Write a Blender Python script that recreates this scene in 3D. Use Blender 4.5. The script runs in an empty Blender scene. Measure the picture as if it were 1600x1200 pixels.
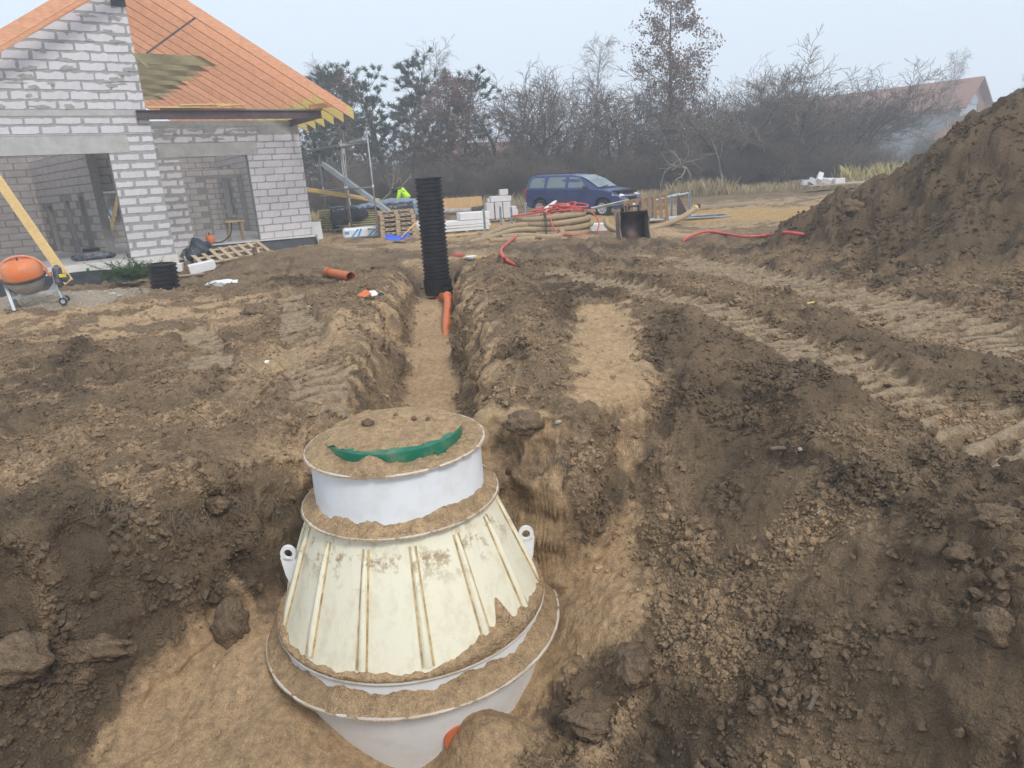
import bpy, bmesh, math, random
import numpy as np
from mathutils import Vector, Matrix, Euler

# ------------------------------------------------------------------ camera, world, sun, exposure
S = bpy.context.scene
COL = S.collection
F = 1080.0; PITCH = math.radians(16.6); ROLL = math.radians(3.7); EYE = 1.7
fw = np.array([0, math.cos(PITCH), -math.sin(PITCH)]); rt = np.array([1.0, 0, 0]); up_ = np.cross(rt, fw)
RA = math.cos(ROLL) * rt - math.sin(ROLL) * up_
UA = math.sin(ROLL) * rt + math.cos(ROLL) * up_
CP = np.array([0, 0, EYE])
cam_d = bpy.data.cameras.new("camera"); cam = bpy.data.objects.new("camera", cam_d); COL.objects.link(cam)
cam_d.sensor_width = 36; cam_d.lens = F / 1600 * 36; cam_d.clip_start = 0.05; cam_d.clip_end = 600
cam.matrix_world = Matrix([[RA[0], UA[0], -fw[0], CP[0]], [RA[1], UA[1], -fw[1], CP[1]], [RA[2], UA[2], -fw[2], CP[2]], [0, 0, 0, 1]])
S.camera = cam

W = bpy.data.worlds.new("World"); S.world = W; W.use_nodes = True
nt = W.node_tree; nt.nodes.clear()
SUN_EL, SUN_AZ = math.radians(46), math.radians(147)      # azimuth clockwise from +Y
sky = nt.nodes.new("ShaderNodeTexSky"); sky.sky_type = 'NISHITA'; sky.sun_disc = False
sky.sun_elevation = SUN_EL; sky.sun_rotation = SUN_AZ; sky.dust_density = 3.0; sky.air_density = 1.0
b1 = nt.nodes.new("ShaderNodeBackground"); b1.inputs[1].default_value = 0.10
nt.links.new(sky.outputs[0], b1.inputs[0])
b2 = nt.nodes.new("ShaderNodeBackground"); b2.inputs[0].default_value = (0.79, 0.885, 1.0, 1); b2.inputs[1].default_value = 0.96   # even cloud cover
mx = nt.nodes.new("ShaderNodeMixShader"); mx.inputs[0].default_value = 0.88
ow = nt.nodes.new("ShaderNodeOutputWorld")
nt.links.new(b1.outputs[0], mx.inputs[1]); nt.links.new(b2.outputs[0], mx.inputs[2]); nt.links.new(mx.outputs[0], ow.inputs[0])
sd = bpy.data.lights.new("sun", 'SUN'); sun = bpy.data.objects.new("sun", sd); COL.objects.link(sun)
sd.energy = 1.5; sd.angle = math.radians(14); sd.color = (1.0, 0.95, 0.88)
sdir = Vector((math.sin(SUN_AZ) * math.cos(SUN_EL), math.cos(SUN_AZ) * math.cos(SUN_EL), math.sin(SUN_EL)))
sun.rotation_euler = sdir.to_track_quat('Z', 'Y').to_euler()
S.view_settings.view_transform = 'Standard'; S.view_settings.look = 'None'
S.view_settings.exposure = 0.34; S.view_settings.gamma = 1.0; S.view_settings.use_curve_mapping = False
S.render.engine = 'CYCLES'
cy = S.cycles
cy.use_denoising = True; cy.max_bounces = 5; cy.diffuse_bounces = 3; cy.glossy_bounces = 2; cy.transmission_bounces = 3
cy.volume_bounces = 0; cy.transparent_max_bounces = 6; cy.use_adaptive_sampling = True; cy.adaptive_threshold = 0.015
cy.caustics_reflective = False; cy.caustics_refractive = False

rnd = random.Random(7)
NR = np.random.RandomState(11)

# ------------------------------------------------------------------ helpers: camera geometry used as a survey of the place
def at(x, y, z=0.0):
    d = fw * F + RA * (x - 800) + UA * (600 - y)
    return CP + d * ((z - EYE) / d[2])
def atY(x, y, Y):
    d = fw * F + RA * (x - 800) + UA * (600 - y)
    return CP + d * (Y / d[1])

# ------------------------------------------------------------------ numpy noise
def _h(ix, iy, s):
    n = (ix.astype(np.int64) * 374761393 + iy.astype(np.int64) * 668265263 + s * 974634777) & 0xFFFFFFFF
    n = ((n ^ (n >> 13)) * 1274126177) & 0xFFFFFFFF
    n = (n ^ (n >> 16)) & 0xFFFFFFFF
    return n / 4294967295.0
def perlin(x, y, s=0):
    ix = np.floor(x); iy = np.floor(y); fx = x - ix; fy = y - iy
    u = fx * fx * fx * (fx * (fx * 6 - 15) + 10); v = fy * fy * fy * (fy * (fy * 6 - 15) + 10)
    def g(dx, dy):
        a = _h(ix + dx, iy + dy, s) * 6.2831853
        return np.cos(a) * (fx - dx) + np.sin(a) * (fy - dy)
    a = g(0, 0); b = g(1, 0); c = g(0, 1); d = g(1, 1)
    return ((a + u * (b - a)) * (1 - v) + (c + u * (d - c)) * v) * 1.5
def fbm(x, y, s=0, o=4, lac=2.03, gain=0.5):
    r = np.zeros_like(x); a = 1.0
    for i in range(o):
        r += a * perlin(x, y, s + i * 17); x = x * lac + 3.1; y = y * lac - 1.7; a *= gain
    return r
def lumps(x, y, s=0, fill=0.7):
    """rounded clod bumps: max over neighbouring cells of a spherical cap with random size"""
    ix = np.floor(x); iy = np.floor(y); out = np.zeros_like(x)
    for dx in (-1, 0, 1):
        for dy in (-1, 0, 1):
            cx = ix + dx; cy_ = iy + dy
            px = cx + 0.15 + 0.7 * _h(cx, cy_, s); py = cy_ + 0.15 + 0.7 * _h(cx, cy_, s + 1)
            r = 0.25 + 0.5 * _h(cx, cy_, s + 2); on = (_h(cx, cy_, s + 3) < fill)
            asp = 0.7 + 0.6 * _h(cx, cy_, s + 4)
            d2 = ((x - px) * asp) ** 2 + ((y - py) / asp) ** 2
            v = np.sqrt(np.maximum(0, 1 - d2 / (r * r))) * r * on
            out = np.maximum(out, v)
    return out
def sstep(a, b, x):
    t = np.clip((x - a) / (b - a), 0, 1); return t * t * (3 - 2 * t)
def polysd(x, y, P):
    """signed distance to polygon, negative inside"""
    P = np.asarray(P, float)[:, :2]; n = len(P); d = np.full(x.shape, 1e9); ins = np.zeros(x.shape, bool)
    for i in range(n):
        a = P[i]; b = P[(i + 1) % n]; e = b - a
        wx = x - a[0]; wy = y - a[1]; t = np.clip((wx * e[0] + wy * e[1]) / (e @ e), 0, 1)
        d = np.minimum(d, (wx - e[0] * t) ** 2 + (wy - e[1] * t) ** 2)
        c = ((a[1] > y) != (b[1] > y)) & (x < (b[0] - a[0]) * (y - a[1]) / ((b[1] - a[1]) if b[1] != a[1] else 1e-9) + a[0])
        ins ^= c
    d = np.sqrt(d); return np.where(ins, -d, d)
def pathdist(x, y, P):
    """distance to polyline, arc length along it and signed side"""
    P = np.asarray(P, float)[:, :2]; best = np.full(x.shape, 1e9); arc = np.zeros(x.shape); sgn = np.zeros(x.shape); L = 0
    for i in range(len(P) - 1):
        a = P[i]; e = P[i + 1] - a; l = math.hypot(*e)
        wx = x - a[0]; wy = y - a[1]; t = np.clip((wx * e[0] + wy * e[1]) / (l * l), 0, 1)
        d = np.hypot(wx - e[0] * t, wy - e[1] * t); m = d < best
        best = np.where(m, d, best); arc = np.where(m, L + t * l, arc); sgn = np.where(m, np.sign(e[0] * wy - e[1] * wx), sgn); L += l
    return best, arc, sgn
class RBF:
    def __init__(s, P, V, smooth=1e-4):
        s.P = np.asarray(P, float)[:, :2]; n = len(s.P)
        K = s.k(np.linalg.norm(s.P[:, None] - s.P[None], axis=2)) + np.eye(n) * smooth
        A = np.zeros((n + 1, n + 1)); A[:n, :n] = K; A[:n, n] = 1; A[n, :n] = 1
        s.w = np.linalg.solve(A, np.append(np.asarray(V, float), 0))
    def k(s, r): return r
    def __call__(s, x, y):
        o = np.full(x.shape, s.w[-1])
        for (a, b), w in zip(s.P, s.w[:-1]): o += w * s.k(np.hypot(x - a, y - b))
        return o

# ------------------------------------------------------------------ ground height
TX, TY = -0.775, 4.2                       # tank axis
pit_ctrl = [(780, 782, -.85), (830, 806, -.88), (907, 824, -.86), (984, 768, -.62), (1040, 735, -.42), (1000, 870, -.93), (950, 950, -1.1),
            (1010, 960, -1.0), (900, 1050, -1.36), (870, 1180, -1.62), (700, 1190, -1.8), (600, 1195, -1.82), (480, 1115, -1.55),
            (415, 1012, -1.24), (430, 935, -1.1), (300, 935, -1.06), (180, 960, -1.1), (300, 1100, -1.36), (150, 1200, -1.5),
            (0, 1200, -1.32), (0, 1040, -1.02), (450, 1200, -1.68), (1600, 1200, -.46), (1600, 1000, -.12), (1400, 1200, -.74), (1200, 1200, -1.02), (1040, 1200, -1.33),
            (1300, 1000, -.56), (1300, 850, -.32), (1150, 900, -.70), (1100, 1050, -.98), (1050, 600, -.03), (1040, 560, .1), (1200, 600, .08),
            (1380, 690, .08), (1600, 800, .06), (1150, 680, -.18), (1250, 750, -.2), (1450, 850, -.08), (1100, 760, -.42)]
_ring = [(180, -1.16), (205, -1.20), (225, -1.30), (245, -1.50), (262, -1.70), (274, -1.80), (287, -1.52), (296, -1.34), (306, -1.38), (318, -1.56), (333, -1.48), (348, -1.38), (10, -1.22), (40, -1.05), (75, -.98), (110, -1.0), (150, -1.08)]
pit_pts = [(at(*c)[0], at(*c)[1], c[2]) for c in pit_ctrl if math.hypot(at(*c)[0] - TX, at(*c)[1] - TY) > 1.16]
pit_pts += [(TX + r * math.cos(math.radians(a)), TY + r * math.sin(math.radians(a)), z - dz) for a, z in _ring for r, dz in ((1.03, 0), (.86, .04))]
pit_rbf = RBF([p[:2] for p in pit_pts], [p[2] for p in pit_pts])
pit_top = [at(480, 690, -.22), at(430, 735, -.36), at(370, 745, -.28), at(300, 745, -.17), at(200, 772, -.17), at(80, 812, -.19), at(0, 834, -.2), (-4.6, 3.3, 0), (-5, 1.2, 0), (-2, .9, 0), (2, .9, 0), (2.6, 1.6, 0),
           at(1600, 800, .08), at(1380, 690, .1), at(1200, 600, .1), at(1040, 550, .12), at(985, 600, .09), at(920, 628, .06), at(860, 645, .03), at(800, 648, .0), at(740, 646, 0), at(560, 640, 0)]
pit_top = [(p[0], p[1]) for p in pit_top]
trench = [(-.78, 5.3), (-.88, 7.0), (-1.2, 10.5), (-1.52, 14.7)]
heap_c = (10.2, 11.9)
trk1 = [at(*p, .05)[:2] for p in ((860, 418), (895, 430), (1000, 453), (1150, 500), (1300, 565), (1450, 632), (1600, 690))] + [(3.3, 2.6)]
trk2 = [at(*p, .05)[:2] for p in ((1040, 398), (1080, 405), (1300, 450), (1450, 492), (1600, 535))] + [(5.2, 4.5)]
trk3 = [at(*p, .0)[:2] for p in ((452, 465), (470, 510), (485, 570), (500, 622))]
trk4 = [at(*p, .0)[:2] for p in ((300, 510), (325, 545), (330, 580))]
road_poly = [at(*p, .1)[:2] for p in ((880, 351), (1000, 349), (1130, 341), (1260, 338), (1370, 330), (1500, 318), (1500, 306), (1340, 318), (1200, 323), (1080, 328), (960, 336), (800, 344), (700, 352), (690, 362), (760, 358))]

def H(x, y, detail=True, zones=False):
    x = np.atleast_1d(np.asarray(x, float)); y = np.atleast_1d(np.asarray(y, float))
    R = np.hypot(x, y)
    wx = x + .12 * perlin(x * 1.3, y * 1.3, 5) + .05 * perlin(x * 4.1, y * 4.1, 6)
    wy = y + .12 * perlin(x * 1.3, y * 1.3, 7) + .05 * perlin(x * 4.1, y * 4.1, 8)
    base = -.10 * np.exp(-((x + 2.6) ** 2 + (y - 4.0) ** 2) / 4.0) + .10 * sstep(22, 30, y) + .05 * fbm(x * .35, y * .35, 40, 3)
    base -= .26 * np.exp(-(((x + 1.75) / .5) ** 2 + ((y - 4.95) / .5) ** 2))
    base += .22 * np.exp(-(((x + 8.6) / 1.7) ** 2 + ((y - 12.6) / 1.3) ** 2))          # grey sand by the mixer
    base += .30 * np.exp(-(((x + 5.2) / 1.3) ** 2 + ((y - 18.6) / 1.2) ** 2))           # small spoil heap before the house corner
    base += .22 * np.exp(-(((x - 3.95) / .5) ** 2 + ((y - 17.6) / .5) ** 2))            # sand beside the bucket
    base += .16 * np.exp(-(((x + 4.5) / 2.2) ** 2 + ((y - 16.2) / .6) ** 2)) + .15 * np.exp(-(((x - 1.5) / 4.5) ** 2 + ((y - 16.6) / .5) ** 2))
    # strip dug out along the foundations of the house
    hx_, hy_ = x + 9.15, y - 19.75; hu = .819 * hx_ + .574 * hy_; hw = -.574 * hx_ + .819 * hy_
    base -= .55 * sstep(-2.1, -1.0, hw) * (1 - sstep(.1, .6, hw)) * (1 - sstep(-.6, .2, hu)) + .20 * sstep(-6.5, -2.4, hw) * (1 - sstep(-2.2, -1.2, hw)) * (1 - sstep(-.2, .8, hu)) + .30 * sstep(.2, 1.3, hw) * (1 - sstep(2.5, 2.9, hw)) * sstep(-.2, .6, hu) * (1 - sstep(4.9, 5.6, hu))
    # berms of spoil along the trench
    td, ta, ts = pathdist(x, y, trench)
    amp = sstep(4.6, 6.0, y) * (1 - sstep(13.6, 15.0, y))
    base += amp * (.20 * np.exp(-((td - 1.15) / .42) ** 2) * (ts < 0) + .10 * np.exp(-((td - .95) / .35) ** 2) * (ts > 0))
    # right-hand ridge and the flat sand spread on it
    base += .12 * np.exp(-(((x - 1.9) / 1.1) ** 2 + ((y - 7.2) / 2.4) ** 2))
    # tracks: slightly sunk
    trm = np.zeros_like(x); tread = np.zeros_like(x)
    for P, hw, dep in ((trk1, .40, .05), (trk2, .62, .04), (trk3, .30, .05), (trk4, .22, .03)):
        d, a, sg = pathdist(wx, wy, P)
        m = 1 - sstep(hw * .75, hw * 1.15, d)
        wear = sstep(-.6, .1, fbm(x * .8, y * .8, 61, 2) + .2)
        trm = np.maximum(trm, m); base -= dep * m - .03 * np.exp(-((d - hw * 1.3) / .1) ** 2)
        sk = a + .25 * d * sg
        tread = np.where(m > .01, m * wear * (np.clip(np.sin(sk * 6.2832 / .19) * 1.8, -1, 1)), tread)
    # heap
    hx = x - heap_c[0]; hy = y - heap_c[1]
    hd = np.hypot(hx, hy * 1.0) + .55 * perlin(x * .45, y * .45, 90) + .22 * perlin(x * 1.3, y * 1.3, 91)
    hh = 3.35 * (1 - hd / 5.2); hh = np.where(hh > 2.2, 2.2 + (hh - 2.2) * .75, hh)
    heap = np.log1p(np.exp(np.clip(hh / .10, -40, 40))) * .10
    heapm = sstep(.05, .30, heap)
    # trench cut
    tw = .29 + .05 * perlin(x * 2, y * 2, 33)
    tdn = np.where(ts > 0, td, td) + .09 * perlin(x * 2.3, y * 2.3, 31) + .05 * perlin(x * 6, y * 6, 32)
    depth = -.60 + .16 * sstep(9, 14, y) + .05 * np.sin(y * 2.2)
    tt = sstep(tw, tw + .42, tdn); endm = 1 - sstep(14.6, 15.3, y + .2 * perlin(x * 3, y * 3, 35)); st = sstep(4.75, 5.1, y)
    cut = (1 - tt) * endm * st
    zt = base + heap
    zt = zt * (1 - cut) + depth * cut
    # pit
    sd = polysd(wx, wy, pit_top)
    fl = pit_rbf(x, y) + .04 * perlin(x * 1.2, y * 1.2, 44)
    # wall run: sharp at the left and back, soft on the right slope
    lft = 1 - sstep(-2.6, -1.95, x); fl_in = sstep(0.0, .34 + .30 * lft, -sd - .05 * perlin(x * 7, y * 7, 47) - (.05 + .11 * lft) * fbm(x * 2.3, y * 2.3, 48, 3) - .05 * lft * perlin(x * 5, y * 5, 49))
    right = sstep(.55, 1.3, x) * (1 - sstep(5.1, 5.6, y) * 0)
    # ledge part way down the back wall
    ledge = np.exp(-((-sd - .22) / .10) ** 2) * sstep(-.5, -.1, x) * (1 - sstep(.9, 1.4, x)) * (y > 4)
    k = np.where(-sd > 0, fl_in, 0) * (1 - .55 * ledge)
    z = np.where(sd < 0, zt * (1 - k) + np.minimum(fl, zt + .03) * k, zt)
    pitm = np.where(sd < 0, k, 0)
    # zones
    n1 = fbm(x * .9, y * .9, 70, 4); n2 = fbm(x * 2.6, y * 2.6, 75, 3); n3 = perlin(x * 9, y * 9, 78)
    wsd = .10 * n2 + .07 * n3
    sandp = polysd(x, y, [at(*p)[:2] for p in ((775, 786, -.85), (900, 828, -.86), (985, 800, -.75), (1005, 870, -.93), (1035, 930, -.95), (960, 1010, -1.2), (890, 1050, -1.36), (850, 1120, -1.5), (800, 1230, -1.7), (760, 1420, -1.7), (100, 1420, -1.48), (130, 1200, -1.46), (190, 1100, -1.3), (240, 1010, -1.15), (330, 955, -1.06), (440, 950, -1.1))])
    sand = 1 - sstep(-.16, .16, sandp + wsd)
    sand = np.maximum(sand, cut * (.35 + .65 * (1 - sstep(.2, .36, tdn))) * (1 - .6 * sstep(12.8, 14.5, y)))
    spread = polysd(x, y, [at(*p)[:2] for p in ((905, 472, .1), (980, 470, .1), (1000, 520, .1), (1030, 590, .1), (985, 620, .08), (900, 630, .05), (880, 560, .08))])
    sprm = 1 - sstep(-.18, .14, spread + 1.3 * wsd)
    sand = np.maximum(sand, sprm)
    # sand on trench shoulders, left rim by the tank, track surroundings
    sh = np.exp(-((td - .62) / .28) ** 2) * amp * sstep(-.15, .35, n2 + .18)
    sand = np.maximum(sand, .75 * sh)
    sand = np.maximum(sand, .85 * np.exp(-(((x + 1.65) / .5) ** 2 + ((y - 4.9) / .55) ** 2)) * sstep(-.4, .2, n2 + .2))
    sand = np.maximum(sand, .8 * np.exp(-(((x + 2.2) / .75) ** 2 + ((y - 7.6) / 2.2) ** 2)) * sstep(-.5, .1, n1 + .1))
    band = sstep(8.4, 9.2, y + .3 * n1) * (1 - sstep(11.5, 12.8, y + .3 * n1)) * (1 - sstep(-4.2, -2.6, x))
    sand = np.maximum(sand, .75 * band * sstep(-.35, .3, n1 + .55 * n2 + .1))
    sand = np.maximum(sand, .7 * np.exp(-(((x + 1.2) / 2.5) ** 2 + ((y - 15.6) / 1.0) ** 2)) * sstep(-.3, .3, n1 + .1))
    sand = np.maximum(sand, .75 * np.exp(-(((x - 4.6) / 2.0) ** 2 + ((y - 17.4) / 1.1) ** 2)))
    sand = np.maximum(sand, .6 * sstep(17.5, 19, y) * (1 - sstep(30, 33, y)) * sstep(-.4, .2, n1 + .15))
    dark_clip = 1 - trm
    sand *= (1 - heapm * .75)
    pale = trm * sstep(-1.1, .1, n2 + .5 * n1) * (.55 + .45 * np.clip(tread, -1, 1))  # pale track soil; shading of the tread is put into the colour, grooves darker
    grey = np.exp(-(((x + 8.7) / 2.6) ** 2 + ((y - 12.6) / 1.5) ** 2)); grey = sstep(.25, .7, grey + .15 * n2)
    dark = sstep(-.1, .7, n1 + .4 * n2) * .7
    dark = np.maximum(dark, .65 * np.exp(-(((x + 4.6) / 1.6) ** 2 + ((y - 6.4) / 1.3) ** 2)) * sstep(-.4, .2, n2 + .1))
    dark = np.maximum(dark, .85 * np.exp(-(((x - .9) / .75) ** 2 + ((y - 10) / 3.6) ** 2)) * sstep(-.4, .2, n2 + .15))
    dark = np.maximum(dark, .8 * np.exp(-(((x - 1.5) / 5.5) ** 2 + ((y - 15.9) / .9) ** 2)) * sstep(-.4, .2, n2 + .2))
    dark = np.maximum(dark, .5 * sstep(.9, 1.4, x) * (1 - sstep(6.5, 8, y)) * sstep(-.9, .3, n1 + .25))
    grass = sstep(35.0, 37.5, y + 1.2 * n1)
    rd = polysd(x, y, road_poly); roadm = 1 - sstep(-.12, .12, rd + .25 * n2)
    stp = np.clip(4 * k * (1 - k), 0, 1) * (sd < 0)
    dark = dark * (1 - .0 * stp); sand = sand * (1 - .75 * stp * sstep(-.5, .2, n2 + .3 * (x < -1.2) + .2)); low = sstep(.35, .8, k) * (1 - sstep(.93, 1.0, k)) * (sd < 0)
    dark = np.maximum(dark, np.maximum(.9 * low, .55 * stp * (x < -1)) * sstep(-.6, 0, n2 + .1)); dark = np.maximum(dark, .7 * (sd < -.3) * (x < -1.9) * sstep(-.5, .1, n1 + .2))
    sand = np.clip(sand, 0, 1); dark = np.maximum(dark, .55 * heapm); dark = np.clip(dark, 0, 1) * (1 - sand) * (1 - .8 * trm)
    if detail:
        near = 1.0
        rough = np.clip(1 - sand * .85 - .9 * trm - .7 * grey - roadm, .06, 1) * (.35 + .65 * sstep(-.3, .35, n1 + .25 * n2 + heapm * .3 + .1))
        rough = np.where(y > 32, .4 * rough, rough)
        slope_sm = sstep(.5, 1.1, x) * (sd < -.05) * sstep(-.6, .1, fbm(x * .7, y * .7, 66, 2) + .1); rough *= 1 - .62 * slope_sm
        q = fbm(x * 1.1, y * 1.1, 101, 3)
        d = .055 * rough * q + .045 * rough * (1 - np.abs(fbm(x * 2.4, y * 2.4, 104, 3)) * 2)
        d += rough * (.42 * .30 * lumps(x / .30 + .2 * q, y / .30, 120, .45) + .55 * .13 * lumps(x / .13, y / .13, 130, .6))
        d += rough * .6 * .06 * lumps(x / .06, y / .06, 140, .65) * (R < 16)
        d += (.006 + .014 * rough) * perlin(x * 14, y * 14, 150) + (.003 + .009 * rough) * (1 - 2 * np.abs(perlin(x * 26, y * 26, 151))) * (R < 10) + (.002 + .006 * rough) * perlin(x * 52, y * 52, 152) * (R < 7)
        d += heapm * (.16 * (1 - np.abs(fbm(x * .9 + hy * .2, y * .9, 160, 4)) * 2.2) + .10 * lumps(x / .55, y / .55, 165, .5) + .08 * (fbm(x * 2.2, y * 2.2, 168, 3)))
        steep = np.clip(4 * k * (1 - k), 0, 1) * (sd < 0)
        d *= 1 - .7 * np.maximum(steep, .6 * np.clip(4 * tt * (1 - tt), 0, 1) * endm * st)
        d += steep * (.10 * fbm(x * 3.2, y * 3.2, 170, 3))
        wallc = np.clip(4 * tt * (1 - tt), 0, 1) * endm * st
        d += wallc * (.13 * fbm(x * 4.2, y * 4.2, 175, 3) + .30 * .2 * lumps(x / .22, y / .22, 178, .8))
        d += .046 * tread * (.6 + .4 * perlin(x * 3, y * 3, 182)) + .03 * pale * perlin(x * 5, y * 5, 181)
        d += sand * (.035 * fbm(x * 2.1, y * 2.1, 185, 3) + .012 * perlin(x * 8, y * 8, 186) + .05 * lumps(x / .45, y / .45, 188, .35) * .3 + .012 * (lumps(x / .07, y / .07, 189, .25)))
        d += (1 - sand) * (sd < 0) * (.05 * fbm(x * 3.1, y * 3.1, 191, 4) + .10 * lumps(x / .2, y / .2, 192, .35) * .5)
        tk = np.hypot(x - TX, y - TY); d *= sstep(.55, 1.15, tk) * .9 + .1
        z = z + d
    z = np.where(np.hypot(x - TX, y - TY) < .62, np.minimum(z, -1.75), z)
    if zones:
        return z, np.stack([sand, dark, pale, grey], 1), heapm, roadm, grass
    return z
def gz(x, y): return float(H(x, y, True)[0])
def gp(px, py, dz=0.0):
    """ground point seen at a photo position"""
    d = fw * F + RA * (px - 800) + UA * (600 - py); d = d / np.linalg.norm(d)
    t = 1.6 * (70 / 1.6) ** (np.arange(420) / 419.0); P = CP + d * t[:, None]; g = P[:, 2] - H(P[:, 0], P[:, 1], True)
    k = int(np.argmax(g < 0)) if (g < 0).any() else 419; k = max(k, 1)
    f = np.clip(g[k - 1] / (g[k - 1] - g[k] + 1e-9), 0, 1); p = P[k - 1] + (P[k] - P[k - 1]) * f
    return Vector((p[0], p[1], gz(p[0], p[1]) + dz))

# ------------------------------------------------------------------ materials
def N(t, typ, **kw):
    n = t.nodes.new(typ)
    for k, v in kw.items():
        if k in n.inputs: n.inputs[k].default_value = v
        else: setattr(n, k, v)
    return n
def ramp(t, src, stops):
    r = t.nodes.new("ShaderNodeValToRGB"); e = r.color_ramp.elements
    while len(e) < len(stops): e.new(0.5)
    for el, (p, c) in zip(e, stops): el.position = p; el.color = (c[0], c[1], c[2], 1)
    t.links.new(src, r.inputs[0]); return r.outputs[0]
def mixc(t, f, a, b):
    m = t.nodes.new("ShaderNodeMix"); m.data_type = 'RGBA'
    for s, v in ((m.inputs[0], f), (m.inputs[6], a), (m.inputs[7], b)):
        if isinstance(v, (int, float)): s.default_value = v
        elif isinstance(v, tuple): s.default_value = (*v[:3], 1)
        else: t.links.new(v, s)
    return m.outputs[2]
def math_(t, op, a, b=None, clamp=False):
    m = t.nodes.new("ShaderNodeMath"); m.operation = op; m.use_clamp = clamp
    for s, v in ((m.inputs[0], a), (m.inputs[1], b)):
        if v is None: continue
        if isinstance(v, (int, float)): s.default_value = v
        else: t.links.new(v, s)
    return m.outputs[0]
def mat(name, c, rough=.8, var=.18, scale=6.0, bump=.0, bscale=40.0, metal=0.0, dirt=None, dirt_amt=.5, dscale=3.0, rand=0.0, spec=.4, stretch=None, grain=None):
    m = bpy.data.materials.new(name); m.use_nodes = True; t = m.node_tree; t.nodes.clear()
    o = N(t, "ShaderNodeOutputMaterial"); b = N(t, "ShaderNodeBsdfPrincipled"); t.links.new(b.outputs[0], o.inputs[0])
    tc = N(t, "ShaderNodeTexCoord"); co = tc.outputs['Object']
    if stretch:
        mp = N(t, "ShaderNodeMapping"); mp.inputs['Scale'].default_value = stretch; t.links.new(co, mp.inputs[0]); co = mp.outputs[0]
    n1 = N(t, "ShaderNodeTexNoise", Scale=scale, Detail=5.0, Roughness=.6); t.links.new(co, n1.inputs['Vector'])
    lo = tuple(v * (1 - var) for v in c); hi = tuple(min(1, v * (1 + var)) for v in c)
    col = ramp(t, n1.outputs[0], [(.3, lo), (.7, hi)])
    if grain:
        n3 = N(t, "ShaderNodeTexNoise", Scale=scale * 3, Detail=3.0, Distortion=1.5); t.links.new(co, n3.inputs['Vector'])
        f = math_(t, 'GREATER_THAN', n3.outputs[0], .58); f = math_(t, 'MULTIPLY', f, .5); col = mixc(t, f, col, grain)
    if dirt:
        n2 = N(t, "ShaderNodeTexNoise", Scale=dscale, Detail=8.0, Roughness=.65); t.links.new(tc.outputs['Object'], n2.inputs['Vector'])
        f = ramp(t, n2.outputs[0], [(.45, (0, 0, 0)), (.68, (dirt_amt,) * 3)]); col = mixc(t, f, col, dirt)
    if rand:
        oi = N(t, "ShaderNodeObjectInfo"); hs = N(t, "ShaderNodeHueSaturation")
        v = math_(t, 'MULTIPLY_ADD', oi.outputs['Random'], rand); v.node.inputs[2].default_value = 1 - rand / 2
        t.links.new(v, hs.inputs['Value']); t.links.new(col, hs.inputs['Color']); col = hs.outputs[0]
    t.links.new(col, b.inputs['Base Color'])
    b.inputs['Roughness'].default_value = rough; b.inputs['Metallic'].default_value = metal
    b.inputs['Specular IOR Level'].default_value = spec
    if bump:
        nb = N(t, "ShaderNodeTexNoise", Scale=bscale, Detail=4.0); t.links.new(co, nb.inputs['Vector'])
        bp = N(t, "ShaderNodeBump", Strength=bump, Distance=.01); t.links.new(nb.outputs[0], bp.inputs['Height']); t.links.new(bp.outputs[0], b.inputs['Normal'])
    return m

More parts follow.
